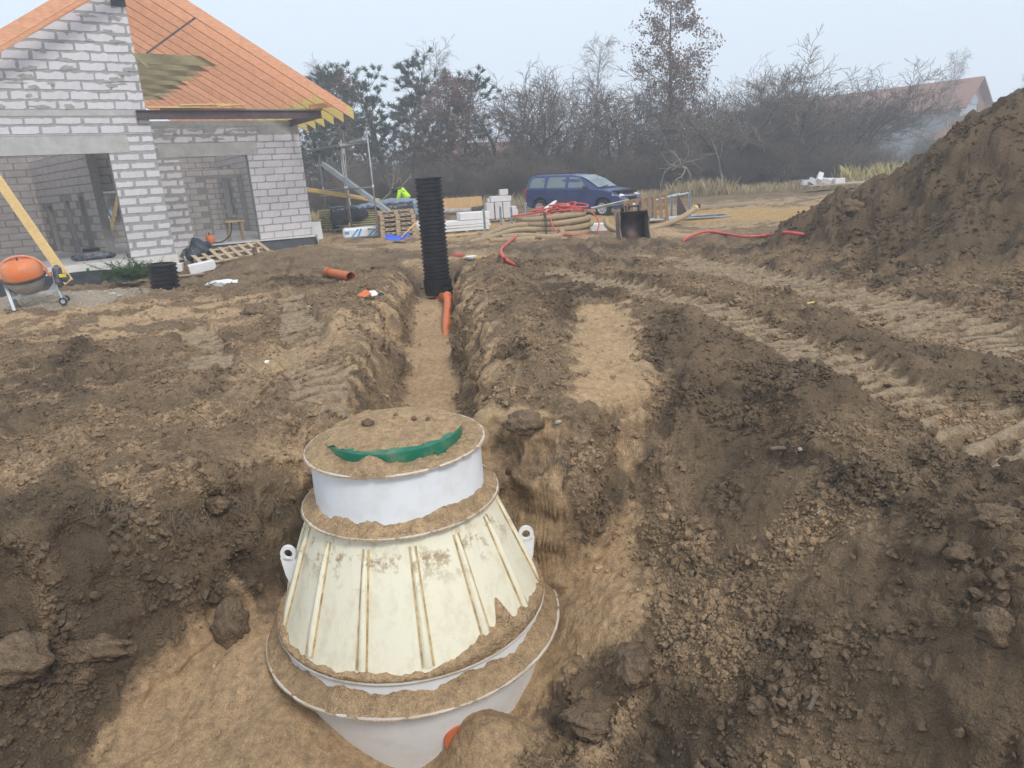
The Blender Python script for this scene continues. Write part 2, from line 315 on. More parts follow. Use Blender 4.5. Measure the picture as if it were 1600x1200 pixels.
SOIL = (.250, .176, .108); DARKS = (.125, .090, .059); SANDC = (.51, .352, .205); PALE = (.395, .295, .192); GREYS = (.42, .345, .265)
def soil_material(name, base=None, meadow=True, inst=False):
    m = bpy.data.materials.new(name); m.use_nodes = True; t = m.node_tree; t.nodes.clear()
    o = N(t, "ShaderNodeOutputMaterial"); b = N(t, "ShaderNodeBsdfPrincipled", Roughness=.95); t.links.new(b.outputs[0], o.inputs[0])
    b.inputs['Specular IOR Level'].default_value = .15
    tc = N(t, "ShaderNodeNewGeometry"); co = tc.outputs['Position']
    n1 = N(t, "ShaderNodeTexNoise", Scale=2.3, Detail=9.0, Roughness=.62); t.links.new(co, n1.inputs['Vector'])
    n2 = N(t, "ShaderNodeTexNoise", Scale=17.0, Detail=6.0, Roughness=.7); t.links.new(co, n2.inputs['Vector'])
    n3 = N(t, "ShaderNodeTexNoise", Scale=150.0, Detail=3.0, Roughness=.7); t.links.new(co, n3.inputs['Vector'])
    if base is None:
        at_ = N(t, "ShaderNodeAttribute", attribute_name="zone")
        if inst: at_.attribute_type = 'INSTANCER'; meadow = False
        sp = N(t, "ShaderNodeSeparateColor"); t.links.new(at_.outputs['Color'], sp.inputs[0])
        jit = math_(t, 'MULTIPLY_ADD', n2.outputs[0], 1.0); jit.node.inputs[2].default_value = -.5
        def zone(s, w=.9):
            v = math_(t, 'MULTIPLY_ADD', jit, w); t.links.new(s, v.node.inputs[2])
            return ramp(t, v, [(.28, (0, 0, 0)), (.72, (1, 1, 1))])
        col = ramp(t, n1.outputs[0], [(.30, tuple(v * .72 for v in SOIL)), (.5, SOIL), (.68, tuple(v * w for v, w in zip(SOIL, (1.45, 1.42, 1.4))))])
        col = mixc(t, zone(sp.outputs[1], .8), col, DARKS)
        sc = ramp(t, n1.outputs[0], [(.3, tuple(v * .84 for v in SANDC)), (.7, tuple(v * 1.1 for v in SANDC))])
        col = mixc(t, zone(sp.outputs[0], .7), col, sc)
        col = mixc(t, zone(sp.outputs[2], 1.0), col, PALE)
        gm = zone(at_.outputs['Alpha'], .6); col = mixc(t, gm, col, GREYS)
        if meadow:
            a2 = N(t, "ShaderNodeAttribute", attribute_name="meadow"); col = mixc(t, a2.outputs['Fac'], col, (.20, .15, .085))
    else:
        col = ramp(t, n1.outputs[0], [(.3, tuple(v * .75 for v in base)), (.7, tuple(v * 1.25 for v in base))])
    g = ramp(t, n2.outputs[0], [(.28, (.62, .62, .63)), (.5, (1, 1, 1)), (.74, (1.38, 1.36, 1.33))]); mm = t.nodes.new("ShaderNodeMix"); mm.data_type = 'RGBA'; mm.blend_type = 'MULTIPLY'; mm.inputs[0].default_value = 1
    t.links.new(col, mm.inputs[6]); t.links.new(g, mm.inputs[7])
    g2 = ramp(t, n3.outputs[0], [(.28, (.60, .60, .60)), (.5, (1, 1, 1)), (.74, (1.5, 1.47, 1.42))]); m2 = t.nodes.new("ShaderNodeMix"); m2.data_type = 'RGBA'; m2.blend_type = 'MULTIPLY'; m2.inputs[0].default_value = 1
    t.links.new(mm.outputs[2], m2.inputs[6]); t.links.new(g2, m2.inputs[7]); t.links.new(m2.outputs[2], b.inputs['Base Color'])
    v1 = N(t, "ShaderNodeTexVoronoi", Scale=34.0); v2 = N(t, "ShaderNodeTexVoronoi", Scale=85.0)
    for v in (v1, v2):
        dn = N(t, "ShaderNodeTexNoise", Scale=20.0, Detail=2.0); t.links.new(co, dn.inputs['Vector'])
        dm = mixc(t, .06, co, dn.outputs['Color']); t.links.new(dm, v.inputs['Vector'])
    crumb = math_(t, 'ADD', math_(t, 'MULTIPLY', math_(t, 'SUBTRACT', .6, v1.outputs['Distance'], True), 2.4), math_(t, 'MULTIPLY', math_(t, 'SUBTRACT', .6, v2.outputs['Distance'], True), 1.1))
    patch = ramp(t, n1.outputs[0], [(.38, (.25,) * 3), (.58, (1, 1, 1))])
    if base is None and not inst:
        inv = math_(t, 'MULTIPLY_ADD', sp.outputs[0], -.8); inv.node.inputs[2].default_value = 1.0; patch = math_(t, 'MULTIPLY', patch, inv)
    h = math_(t, 'MULTIPLY_ADD', crumb, patch); hh = math_(t, 'MULTIPLY_ADD', n2.outputs[0], 2.2); t.links.new(n3.outputs[0], hh.node.inputs[2]); t.links.new(hh, h.node.inputs[2])
    bp = N(t, "ShaderNodeBump", Strength=.9, Distance=.016); t.links.new(h, bp.inputs['Height']); 
    if not inst: t.links.new(bp.outputs[0], b.inputs['Normal'])
    return m
M = {}
M['soil'] = soil_material('soil'); M['clod'] = soil_material('clod_soil', (.24, .172, .112)); M['clod_i'] = soil_material('clod_scatter', inst=True); M['sand'] = soil_material('sand', SANDC)
M['road'] = soil_material('road_sand', (.50, .33, .15)); M['clod_pale'] = soil_material('clod_pale', (.31, .22, .13))

# ------------------------------------------------------------------ objects: tags and mesh builder
def tag(o, label=None, cat=None, group=None, kind=None):
    if label: o['label'] = label
    if cat: o['category'] = cat
    if group: o['group'] = group
    if kind: o['kind'] = kind
    return o
def empty(name, loc=(0, 0, 0), rz=0.0, label=None, cat=None, group=None, rot=None):
    o = bpy.data.objects.new(name, None); COL.objects.link(o); o.location = loc
    o.rotation_euler = rot if rot else (0, 0, rz); o.empty_display_size = .1
    return tag(o, label, cat, group)
def mesh_obj(name, verts, faces, m, parent=None, smooth=False):
    me = bpy.data.meshes.new(name); me.from_pydata([tuple(map(float, v)) for v in verts], [], faces); me.update()
    for x in (m if isinstance(m, (list, tuple)) else [m]):
        if x: me.materials.append(x)
    if smooth: me.polygons.foreach_set('use_smooth', [True] * len(me.polygons))
    o = bpy.data.objects.new(name, me); COL.objects.link(o)
    if parent: o.parent = parent
    return o
def np_mesh(name, V, Fq, m, smooth=True, attrs=None, parent=None):
    me = bpy.data.meshes.new(name); k = Fq.shape[1]
    me.vertices.add(len(V)); me.vertices.foreach_set('co', np.asarray(V, np.float32).ravel())
    me.loops.add(Fq.size); me.loops.foreach_set('vertex_index', Fq.astype(np.int32).ravel())
    me.polygons.add(len(Fq)); me.polygons.foreach_set('loop_start', np.arange(0, Fq.size, k, dtype=np.int32))
    me.polygons.foreach_set('loop_total', np.full(len(Fq), k, np.int32))
    if smooth: me.polygons.foreach_set('use_smooth', np.ones(len(Fq), bool))
    me.update(calc_edges=True)
    for n, (typ, a) in (attrs or {}).items():
        at_ = me.attributes.new(n, typ, 'POINT'); at_.data.foreach_set('color' if typ == 'FLOAT_COLOR' else 'value', np.asarray(a, np.float32).ravel())
    for x in (m if isinstance(m, (list, tuple)) else [m]): me.materials.append(x)
    o = bpy.data.objects.new(name, me); COL.objects.link(o)
    if parent: o.parent = parent
    return o
class MB:
    def __init__(s): s.v = []; s.f = []; s.mi = []; s.cur = 0
    def add(s, V, Fs):
        n = len(s.v); s.v += [tuple(map(float, p)) for p in V]; s.f += [tuple(i + n for i in f) for f in Fs]; s.mi += [s.cur] * len(Fs); return s
    def box(s, c, d, R=None):
        V = [Vector((sx * d[0] / 2, sy * d[1] / 2, sz * d[2] / 2)) for sx in (-1, 1) for sy in (-1, 1) for sz in (-1, 1)]
        if R is not None: V = [R @ p for p in V]
        V = [p + Vector(c) for p in V]
        return s.add(V, [(0, 1, 3, 2), (4, 6, 7, 5), (0, 4, 5, 1), (2, 3, 7, 6), (0, 2, 6, 4), (1, 5, 7, 3)])
    def bb(s, a, b):
        return s.box([(p + q) / 2 for p, q in zip(a, b)], [abs(q - p) for p, q in zip(a, b)])
    def bar(s, p, q, w, h, upv=(0, 0, 1)):
        p = Vector(p); q = Vector(q); d = q - p; L = d.length; x = d.normalized(); u = Vector(upv); y = u.cross(x)
        if y.length < 1e-4: y = Vector((0, 1, 0)).cross(x)
        y.normalize(); z = x.cross(y); R = Matrix((x, y, z)).transposed()
        return s.box((p + q) / 2, (L, w, h), R)
    def tube(s, pts, r, n=8, caps=True, closed=False):
        pts = [Vector(p) for p in pts]; k = len(pts); rs = r if isinstance(r, (list, tuple)) else [r] * k
        V = []; Fs = []; ref = None
        for i, p in enumerate(pts):
            if closed: d = pts[(i + 1) % k] - pts[i - 1]
            else: d = pts[min(i + 1, k - 1)] - pts[max(i - 1, 0)]
            d.normalize()
            if ref is None: ref = d.orthogonal().normalized()
            ref = (ref - d * ref.dot(d)); ref = ref.normalized() if ref.length > 1e-5 else d.orthogonal().normalized()
            b = d.cross(ref)
            for j in range(n):
                a = 2 * math.pi * j / n; V.append(p + (ref * math.cos(a) + b * math.sin(a)) * rs[i])
        for i in range(k if closed else k - 1):
            for j in range(n):
                a = i * n + j; b_ = i * n + (j + 1) % n; c = ((i + 1) % k) * n + (j + 1) % n; d_ = ((i + 1) % k) * n + j
                Fs.append((a, b_, c, d_))
        if caps and not closed: Fs.append(tuple(range(n - 1, -1, -1))); Fs.append(tuple((k - 1) * n + j for j in range(n)))
        return s.add(V, Fs)
    def lathe(s, prof, n=32, c=(0, 0, 0), a0=0.0, a1=2 * math.pi, capb=False, capt=False, axis=None):
        full = abs(a1 - a0 - 2 * math.pi) < 1e-6; m = n if full else n + 1; V = []; Fs = []
        for r, z in prof:
            for j in range(m):
                a = a0 + (a1 - a0) * j / n; p = Vector((r * math.cos(a), r * math.sin(a), z))
                if axis is not None: p = axis @ p
                V.append(p + Vector(c))
        for i in range(len(prof) - 1):
            for j in range(n):
                j2 = (j + 1) % m; Fs.append((i * m + j, i * m + j2, (i + 1) * m + j2, (i + 1) * m + j))
        if capb: Fs.append(tuple(range(m - 1, -1, -1)))
        if capt: Fs.append(tuple((len(prof) - 1) * m + j for j in range(m)))
        return s.add(V, Fs)
    def prism(s, P, a, b, plane='xz'):
        """polygon P extruded from a to b along the third axis"""
        n = len(P)
        def mk(u, v, t): return {'xz': (u, t, v), 'xy': (u, v, t), 'yz': (t, u, v)}[plane]
        V = [mk(u, v, a) for u, v in P] + [mk(u, v, b) for u, v in P]
        Fs = [tuple(range(n)), tuple(range(2 * n - 1, n - 1, -1))] + [(i, i + n, (i + 1) % n + n, (i + 1) % n) for i in range(n)]
        return s.add(V, Fs)
    def build(s, name, m, parent=None, smooth=False, loc=None, auto=None, bevel=0.0):
        me = bpy.data.meshes.new(name); me.from_pydata(s.v, [], s.f); me.update()
        bm = bmesh.new(); bm.from_mesh(me); bmesh.ops.recalc_face_normals(bm, faces=bm.faces)
        if bevel: bmesh.ops.bevel(bm, geom=[e for e in bm.edges if len(e.link_faces) == 2 and e.calc_face_angle(0) > .6], offset=bevel, segments=1, affect='EDGES', clamp_overlap=True)
        bm.to_mesh(me); bm.free()
        ml = m if isinstance(m, (list, tuple)) else [m]
        for x in ml: me.materials.append(x)
        if len(ml) > 1 and not bevel: me.polygons.foreach_set('material_index', s.mi)
        if smooth: me.polygons.foreach_set('use_smooth', [True] * len(me.polygons))
        if auto and smooth: me.set_sharp_from_angle(angle=auto)
        o = bpy.data.objects.new(name, me); COL.objects.link(o)
        if parent: o.parent = parent
        if loc is not None: o.location = loc
        return o
def copy_tree(o, parent=None):
    c = o.copy(); COL.objects.link(c); c.parent = parent
    for ch in list(o.children): copy_tree(ch, c)
    return c
def put(name, mb, m, loc, rz=0.0, label=None, cat=None, group=None, smooth=False, rot=None, **k):
    o = mb.build(name, m, None, smooth, **k); o.location = loc; o.rotation_euler = rot if rot else (0, 0, rz)
    return tag(o, label, cat, group)
def bez(pts, n=8):
    """Catmull-Rom through points"""
    P = [Vector(p) for p in pts]; out = []
    for i in range(len(P) - 1):
        p0 = P[max(i - 1, 0)]; p1 = P[i]; p2 = P[i + 1]; p3 = P[min(i + 2, len(P) - 1)]
        for j in range(n):
            t = j / n; out.append(.5 * ((2 * p1) + (p2 - p0) * t + (2 * p0 - 5 * p1 + 4 * p2 - p3) * t * t + (3 * p1 - p0 - 3 * p2 + p3) * t ** 3))
    out.append(P[-1]); return out

# ------------------------------------------------------------------ the ground
def build_ground():
    azc = np.concatenate([np.linspace(-70, -43, 50)[:-1], np.linspace(-43, 43, 900), np.linspace(43, 70, 50)[1:]]) * math.pi / 180
    seg = lambda a, b, n: a * (b / a) ** (np.arange(n) / n)
    rr = np.concatenate([seg(1.25, 3.1, 150), seg(3.1, 6.2, 300), seg(6.2, 14, 180), seg(14, 46, 105), seg(46, 96, 22), [96.]])
    A, Rr = np.meshgrid(azc, rr); X = (Rr * np.sin(A)).ravel(); Y = (Rr * np.cos(A)).ravel()
    Z, zone, heapm, roadm, grass = H(X, Y, True, True)
    nr, nc = A.shape; idx = np.arange(nr * nc).reshape(nr, nc)
    Q = np.stack([idx[:-1, :-1], idx[:-1, 1:], idx[1:, 1:], idx[1:, :-1]], 2).reshape(-1, 4)
    hf = heapm[Q].mean(1) > .5; rf = (roadm[Q].mean(1) > .5) & ~hf
    # break up the steep faces sideways, so that cut walls are lumpy and undercut
    Zg = Z.reshape(nr, nc).copy(); gr = np.abs(np.gradient(Zg, axis=0)) / np.gradient(Rr, axis=0) + np.abs(np.gradient(Zg, axis=1)) / (Rr * np.gradient(A, axis=1))
    mk = sstep(1.6, 3.0, gr) * (Rr < 8)
    for _ in range(3): mk[1:-1, 1:-1] = np.maximum(mk[1:-1, 1:-1], .8 * np.maximum(np.maximum(mk[:-2, 1:-1], mk[2:, 1:-1]), np.maximum(mk[1:-1, :-2], mk[1:-1, 2:])))
    for _ in range(10):
        b_ = (Zg[:-2, 1:-1] + Zg[2:, 1:-1] + Zg[1:-1, :-2] + Zg[1:-1, 2:]) / 4; Zg[1:-1, 1:-1] += (b_ - Zg[1:-1, 1:-1]) * mk[1:-1, 1:-1]
    Z = Zg.ravel(); P3 = np.stack([X, Y, Z], 1).reshape(nr, nc, 3)
    n3 = np.cross(np.gradient(P3, axis=1), np.gradient(P3, axis=0)); n3 /= np.linalg.norm(n3, axis=2, keepdims=True) + 1e-12
    n3 *= np.sign(n3[..., 2:3]); st = sstep(.25, .75, 1 - n3[..., 2]) * (Rr < 17)
    sN = (X * .83 + Y * .55).reshape(nr, nc); zN = P3[..., 2]
    ds = .075 * fbm(sN * 2.6, zN * 3.4, 301, 5) + (1 - .9 * mk) * (.012 * (1 - 2 * np.abs(perlin(sN * 17, zN * 14, 340))) + .008 * perlin(sN * 34, zN * 30, 341)) + .13 * .35 * lumps(sN / .17, zN / .13, 310, .6) + (1 - .9 * mk) * .06 * .4 * lumps(sN / .07, zN / .06, 320, .6) - .03 * sstep(.1, .5, fbm(sN * 1.2, zN * 5, 330, 3))
    P3 = P3 + n3 * (ds * st)[..., None] * np.array([1, 1, .35])
    V = P3.reshape(-1, 3)
    def sub(name, sel, m, label):
        q = Q[sel]; used, inv = np.unique(q, return_inverse=True)
        return np_mesh(name, V[used], inv.reshape(-1, 4), m, True, {'zone': ('FLOAT_COLOR', zone[used]), 'meadow': ('FLOAT', grass[used])})
    g = sub('ground', ~hf & ~rf, M['soil'], ''); tag(g, 'churned brown soil of the building site with the open trench and pit', kind='structure')
    h = sub('soil_heap', hf, M['soil'], ''); tag(h, 'tall steep heap of dug brown earth beside the tracks', 'soil heap')
    r = sub('road', rf, M['road'], ''); tag(r, 'yellow sand track in front of the bushes', kind='structure')
    return V, zone, Z, nr, nc
GV, GZONE, GZ, GNR, GNC = build_ground()

def clods():
    # loose clods: one object of points, each carrying a small lump of earth
    nr, nc = GNR, GNC
    Xc = GV[:, 0]; Yc = GV[:, 1]; R = np.hypot(Xc, Yc)
    w = np.clip(1 - GZONE[:, 0] * 1.25, .012, 1) * np.clip(1 - 1.3 * GZONE[:, 2], .03, 1) * (1 - .7 * GZONE[:, 3]) * (R < 15) * (R > 1.8)
    n = fbm(Xc * 1.3, Yc * 1.3, 300, 3); w *= .10 + .90 * sstep(-.15, .5, n)
    w *= np.hypot(Xc - TX, Yc - TY) > 1.15
    w *= 1 - .55 * ((Xc > .6) & (Yc < 6.0)); w /= w.sum(); NP = 100000
    i = NR.choice(len(w), NP, p=w)
    P = GV[i].copy(); P[:, :2] += NR.normal(0, .012, (NP, 2))
    d = R[i]; u = NR.rand(NP)
    sz = np.clip(.0036 + .0007 * d, 0, .012) * (1 - u) ** (-1 / 2.6); n5 = fbm(Xc * 2.1, Yc * 2.1, 305, 2)[i]; sz *= .75 + .9 * sstep(0, .6, n5); sz = np.clip(sz, 0, .030)
    P[:, 2] += sz * .1
    me = bpy.data.meshes.new('clods'); me.from_pydata([tuple(p) for p in P.tolist()], [], [])
    a = me.attributes.new('sz', 'FLOAT', 'POINT'); a.data.foreach_set('value', sz.astype(np.float32))
    a = me.attributes.new('rot', 'FLOAT_VECTOR', 'POINT'); a.data.foreach_set('vector', (NR.rand(NP, 3) * 6.28).astype(np.float32).ravel())
    zc = GZONE[i] * np.array([.5, 1.15, .5, .8]) + np.array([0, .12, 0, 0]); a = me.attributes.new('zone', 'FLOAT_COLOR', 'POINT'); a.data.foreach_set('color', zc.astype(np.float32).ravel())
    a = me.attributes.new('pick', 'INT', 'POINT'); pk = NR.randint(0, 10, NP); a.data.foreach_set('value', pk.astype(np.int32))
    o = bpy.data.objects.new('soil_clods', me); COL.objects.link(o); tag(o, 'loose crumbs and clods of earth scattered over the dug soil', kind='stuff')
    lib = bpy.data.collections.new('clod_shapes')
    for k in range(10):
        c = clod_mesh('clod_shape_%d' % k, k + 40, 1.0, 2, M['clod_i']); lib.objects.link(c)
    ng = bpy.data.node_groups.new('scatter_clods', 'GeometryNodeTree')
    ng.interface.new_socket('Geometry', in_out='INPUT', socket_type='NodeSocketGeometry'); ng.interface.new_socket('Geometry', in_out='OUTPUT', socket_type='NodeSocketGeometry')
    gi = ng.nodes.new('NodeGroupInput'); go = ng.nodes.new('NodeGroupOutput'); ip = ng.nodes.new('GeometryNodeInstanceOnPoints')
    ci = ng.nodes.new('GeometryNodeCollectionInfo'); ci.inputs[0].default_value = lib; ci.inputs[1].default_value = True; ci.inputs[2].default_value = True
    def na(n, t):
        a = ng.nodes.new('GeometryNodeInputNamedAttribute'); a.data_type = t; a.inputs[0].default_value = n; return a.outputs[0]
    L = ng.links.new
    L(gi.outputs[0], ip.inputs['Points']); L(ci.outputs[0], ip.inputs['Instance']); ip.inputs['Pick Instance'].default_value = True
    L(na('pick', 'INT'), ip.inputs['Instance Index']); L(na('rot', 'FLOAT_VECTOR'), ip.inputs['Rotation']); L(na('sz', 'FLOAT'), ip.inputs['Scale'])
    L(ip.outputs[0], go.inputs[0])
    md = o.modifiers.new('scatter', 'NODES'); md.node_group = ng
def clod_mesh(name, seed, r, sub, m, flat=(1, 1, .75)):
    bm = bmesh.new(); bmesh.ops.create_icosphere(bm, subdivisions=sub, radius=1.0)
    V = np.array([v.co[:] for v in bm.verts]); s = seed * 7.31
    am = 1.0 if sub < 3 else .5; dsp = 1 + .55 * am * perlin(V[:, 0] * 1.1 + s, V[:, 1] * 1.1 + V[:, 2] * 1.7, seed) + .42 * am * perlin(V[:, 0] * 2.6 + V[:, 2] * 2.1, V[:, 1] * 2.6 + s, seed + 3) + (.1 * perlin(V[:, 0] * 6 + V[:, 2] * 5, V[:, 1] * 6 + s, seed + 5) if sub > 2 else 0)
    st = np.array([1 + .35 * math.sin(s), 1 + .25 * math.cos(s * 1.7), 1.0]) * np.array(flat)
    for v, c, k in zip(bm.verts, V, dsp): v.co = Vector(c * k * r * st)
    me = bpy.data.meshes.new(name); bm.to_mesh(me); bm.free(); me.materials.append(m)
    me.polygons.foreach_set('use_smooth', [sub > 2] * len(me.polygons))
    return bpy.data.objects.new(name, me)
clods()

# ------------------------------------------------------------------ septic tank in the pit
M['tank'] = mat('tank_plastic', (.85, .865, .88), .36, .03, 3, dirt=(.46, .38, .28), dirt_amt=.25, dscale=6)
M['tank_dirty'] = mat('tank_plastic_sandy', (.66, .62, .56), .6, .1, 5, dirt=(.45, .34, .22), dirt_amt=.95, dscale=4)
M['tank_cone'] = None
def cone_material():
    m = bpy.data.materials.new('tank_cone'); m.use_nodes = True; t = m.node_tree; t.nodes.clear()
    o = N(t, "ShaderNodeOutputMaterial"); b = N(t, "ShaderNodeBsdfPrincipled", Roughness=.45); t.links.new(b.outputs[0], o.inputs[0])
    tc = N(t, "ShaderNodeTexCoord"); sx = N(t, "ShaderNodeSeparateXYZ"); t.links.new(tc.outputs['Object'], sx.inputs[0])
    n = N(t, "ShaderNodeTexNoise", Scale=4.0, Detail=6.0); t.links.new(tc.outputs['Object'], n.inputs['Vector'])
    z = math_(t, 'MULTIPLY_ADD', n.outputs[0], -.22); t.links.new(sx.outputs[2], z.node.inputs[2])
    f = ramp(t, math_(t, 'MULTIPLY_ADD', z, -1.0), [(.45, (0, 0, 0)), (.56, (1, 1, 1))])
    col = mixc(t, f, (.85, .865, .88), (.86, .81, .63))                        # old yellow film below a clean white collar
    mp = N(t, "ShaderNodeMapping"); mp.inputs['Scale'].default_value = (9, 9, 1.2); t.links.new(tc.outputs['Object'], mp.inputs[0])
    n2 = N(t, "ShaderNodeTexNoise", Scale=1.6, Detail=7.0, Roughness=.65); t.links.new(mp.outputs[0], n2.inputs['Vector'])
    f2 = ramp(t, n2.outputs[0], [(.50, (0, 0, 0)), (.75, (.5, .5, .5))]); col = mixc(t, f2, col, (.66, .55, .36))
    n3 = N(t, "ShaderNodeTexNoise", Scale=9.0, Detail=9.0, Roughness=.72); t.links.new(tc.outputs['Object'], n3.inputs['Vector'])
    f3 = ramp(t, n3.outputs[0], [(.52, (0, 0, 0)), (.60, (.9, .9, .9))])
    hi = ramp(t, sx.outputs[2], [(0, (0, 0, 0))]); zz = math_(t, 'MULTIPLY_ADD', sx.outputs[2], 4.0); zz.node.inputs[2].default_value = 2.3      # dirt gathers high on the cone, under the collar
    hi = ramp(t, zz, [(.0, (.12,) * 3), (.72, (1, 1, 1)), (.95, (.35,) * 3)]); f3 = math_(t, 'MULTIPLY', f3, hi); col = mixc(t, f3, col, (.36, .235, .115))
    t.links.new(col, b.inputs['Base Color']); return m
M['tank_cone'] = cone_material()
M['green'] = mat('green_lid', (.010, .155, .09), .45, .15, 8, dirt=(.30, .24, .15), dirt_amt=.45, dscale=8)
M['stain'] = mat('rib_edge', (.60, .45, .23), .6, .35, 14, dirt=(.26, .16, .07), dirt_amt=.9, dscale=11)
M['orange_pipe'] = mat('orange_pvc', (.68, .165, .05), .45, .08, 8, dirt=(.35, .24, .15), dirt_amt=.35, dscale=7)
M['label_paper'] = mat('label_paper', (.8, .8, .8), .6, .03)
def build_tank():
    t = empty('septic_tank', (TX, TY, 0), label='white conical plastic sewage tank standing in the pit with sand on its flanges', cat='tank')
    n = 96
    MB().lathe([(.545, .10), (.548, -.20), (.55, -.255)], n).build('neck', M['tank'], t, True)
    MB().lathe([(.53, .112), (.576, .112), (.579, .118), (.576, .124), (.53, .124)], n).build('neck_flange', M['tank_dirty'], t, True, auto=.6)
    MB().lathe([(.56, -.252), (.64, -.252), (.642, -.245), (.639, -.238), (.55, -.238)], n).build('collar_flange', M['tank_dirty'], t, True, auto=.6)
    MB().lathe([(.590, -.26), (.598, -.29), (.885, -1.015)], n).build('cone', M['tank_cone'], t, True)
    MB().lathe([(.86, -1.027), (.906, -1.027), (.909, -1.02), (.906, -1.012), (.86, -1.012)], n).build('cone_rim', M['tank_dirty'], t, True, auto=.6)
    MB().lathe([(.885, -1.03), (.885, -1.18)], n).build('band', M['tank'], t, True)
    MB().lathe([(.86, -1.182), (1.002, -1.182), (1.005, -1.175), (1.001, -1.168), (.86, -1.168)], n).build('base_flange', M['tank_dirty'], t, True, auto=.6)
    body = MB().lathe([(.895, -1.18), (.89, -1.30), (.83, -1.6), (.74, -1.95), (.74, -2.2)], n).build('body', M['tank'], t, True)
    # lid
    lid = MB().lathe([(.432, .124), (.436, .15), (.43, .198), (.415, .208), (.0, .232)], 72).build('lid', M['green'], t, True, auto=.7)
    for k in range(4):
        a = math.radians(225 + k * 90); MB().box((.44 * math.cos(a), .44 * math.sin(a), .14), (.05, .07, .03), Matrix.Rotation(a, 3, 'Z')).build('lid_lug', M['green'], lid)
    # ribs down the cone: raised rounded ridge with stained edges
    for k in range(14):
        a = math.radians(270 - 13 + k * 360 / 14)
        mb = MB(); V = []; rows = 9
        for i in range(rows):
            s = i / (rows - 1); r = .612 + (.868 - .612) * s; z = -.325 + (-.965 + .325) * s
            w = .017 + .015 * s; e = min(1, 6 * s, 6 * (1 - s)) ; hgt = .026 * (.25 + .75 * e)
            for q, hh in ((-1, -.012), (-.55, hgt * .8), (0, hgt), (.55, hgt * .8), (1, -.012)):
                rr = r + hh * .93; zz = z + hh * .37
                V.append((rr * math.cos(a) - q * w * math.sin(a), rr * math.sin(a) + q * w * math.cos(a), zz))
        Fs = [(i * 5 + j, i * 5 + j + 1, (i + 1) * 5 + j + 1, (i + 1) * 5 + j) for i in range(rows - 1) for j in range(4)]
        mb.add(V, Fs); rb = mb.build('rib', M['tank_cone'], t, True)
        for q in (-1, 1):
            e = MB(); e.tube([((.612 + .256 * s) * math.cos(a) - q * (.017 + .015 * s) * math.sin(a), (.612 + .256 * s) * math.sin(a) + q * (.017 + .015 * s) * math.cos(a), -.325 - .64 * s + .004) for s in (0, .5, 1)], .0062, 5)
            e.build('rib_edge', M['stain'], rb)
    # lifting lugs: rings on webs
    for a in (math.radians(182), math.radians(2), math.radians(92)):
        r = .76; z = -.70; mb = MB()
        c = Vector((r * math.cos(a), r * math.sin(a), z)); rad = Vector((math.cos(a), math.sin(a), 0))
        up = Vector((0, 0, 1)); outl = []
        for i in range(25):
            th = 2 * math.pi * i / 24; outl.append(c + rad * (.045 + .052 * math.cos(th)) + up * (.07 + .058 * math.sin(th)))
        tang = Vector((-math.sin(a), math.cos(a), 0)); V = []; Fs = []
        for i, p in enumerate(outl):
            q = c + rad * .045 + up * .07; ins = q + (p - q) * .55
            for tt in (-.011, .011): V += [p + tang * tt, ins + tang * tt]
        for i in range(24):
            A = i * 4; B = A + 4
            Fs += [(A, B, B + 1, A + 1), (A + 2, A + 3, B + 3, B + 2), (A, A + 2, B + 2, B), (A + 1, B + 1, B + 3, A + 3)]
        mb.add(V, Fs)
        P = [c + rad * -.03 + up * .06, c + rad * .0 + up * .02, c + rad * .10 + up * .045, c + rad * .085 + up * -.09, c + rad * .06 + up * -.17]
        VV = [p + tang * -.011 for p in P] + [p + tang * .011 for p in P]; k = len(P)
        mb.add(VV, [tuple(range(k)), tuple(range(2 * k - 1, k - 1, -1))] + [(i, i + k, (i + 1) % k + k, (i + 1) % k) for i in range(k)])
        mb.build('lifting_lug', M['tank'], t, False)
    # inlet stub and the small sticker under the flange
    a = math.radians(270 + 22); R = .84
    st = MB(); st.tube([(R * math.cos(a) * s, R * math.sin(a) * s, -1.52) for s in (.9, 1.04)], .085, 20); st.tube([(R * math.cos(a) * s, R * math.sin(a) * s, -1.52) for s in (1.0, 1.045)], .098, 20)
    st.build('inlet_stub', M['orange_pipe'], t, True, auto=.7)
    lb = MB(); V = []
    for i in range(5):
        aa = math.radians(282 + i * 2.2)
        for zz in (-1.225, -1.265): V.append((.899 * math.cos(aa), .899 * math.sin(aa), zz))
    lb.add(V, [(i * 2, i * 2 + 2, i * 2 + 3, i * 2 + 1) for i in range(4)]); lb.build('sticker', M['label_paper'], t)
    return t
build_tank()
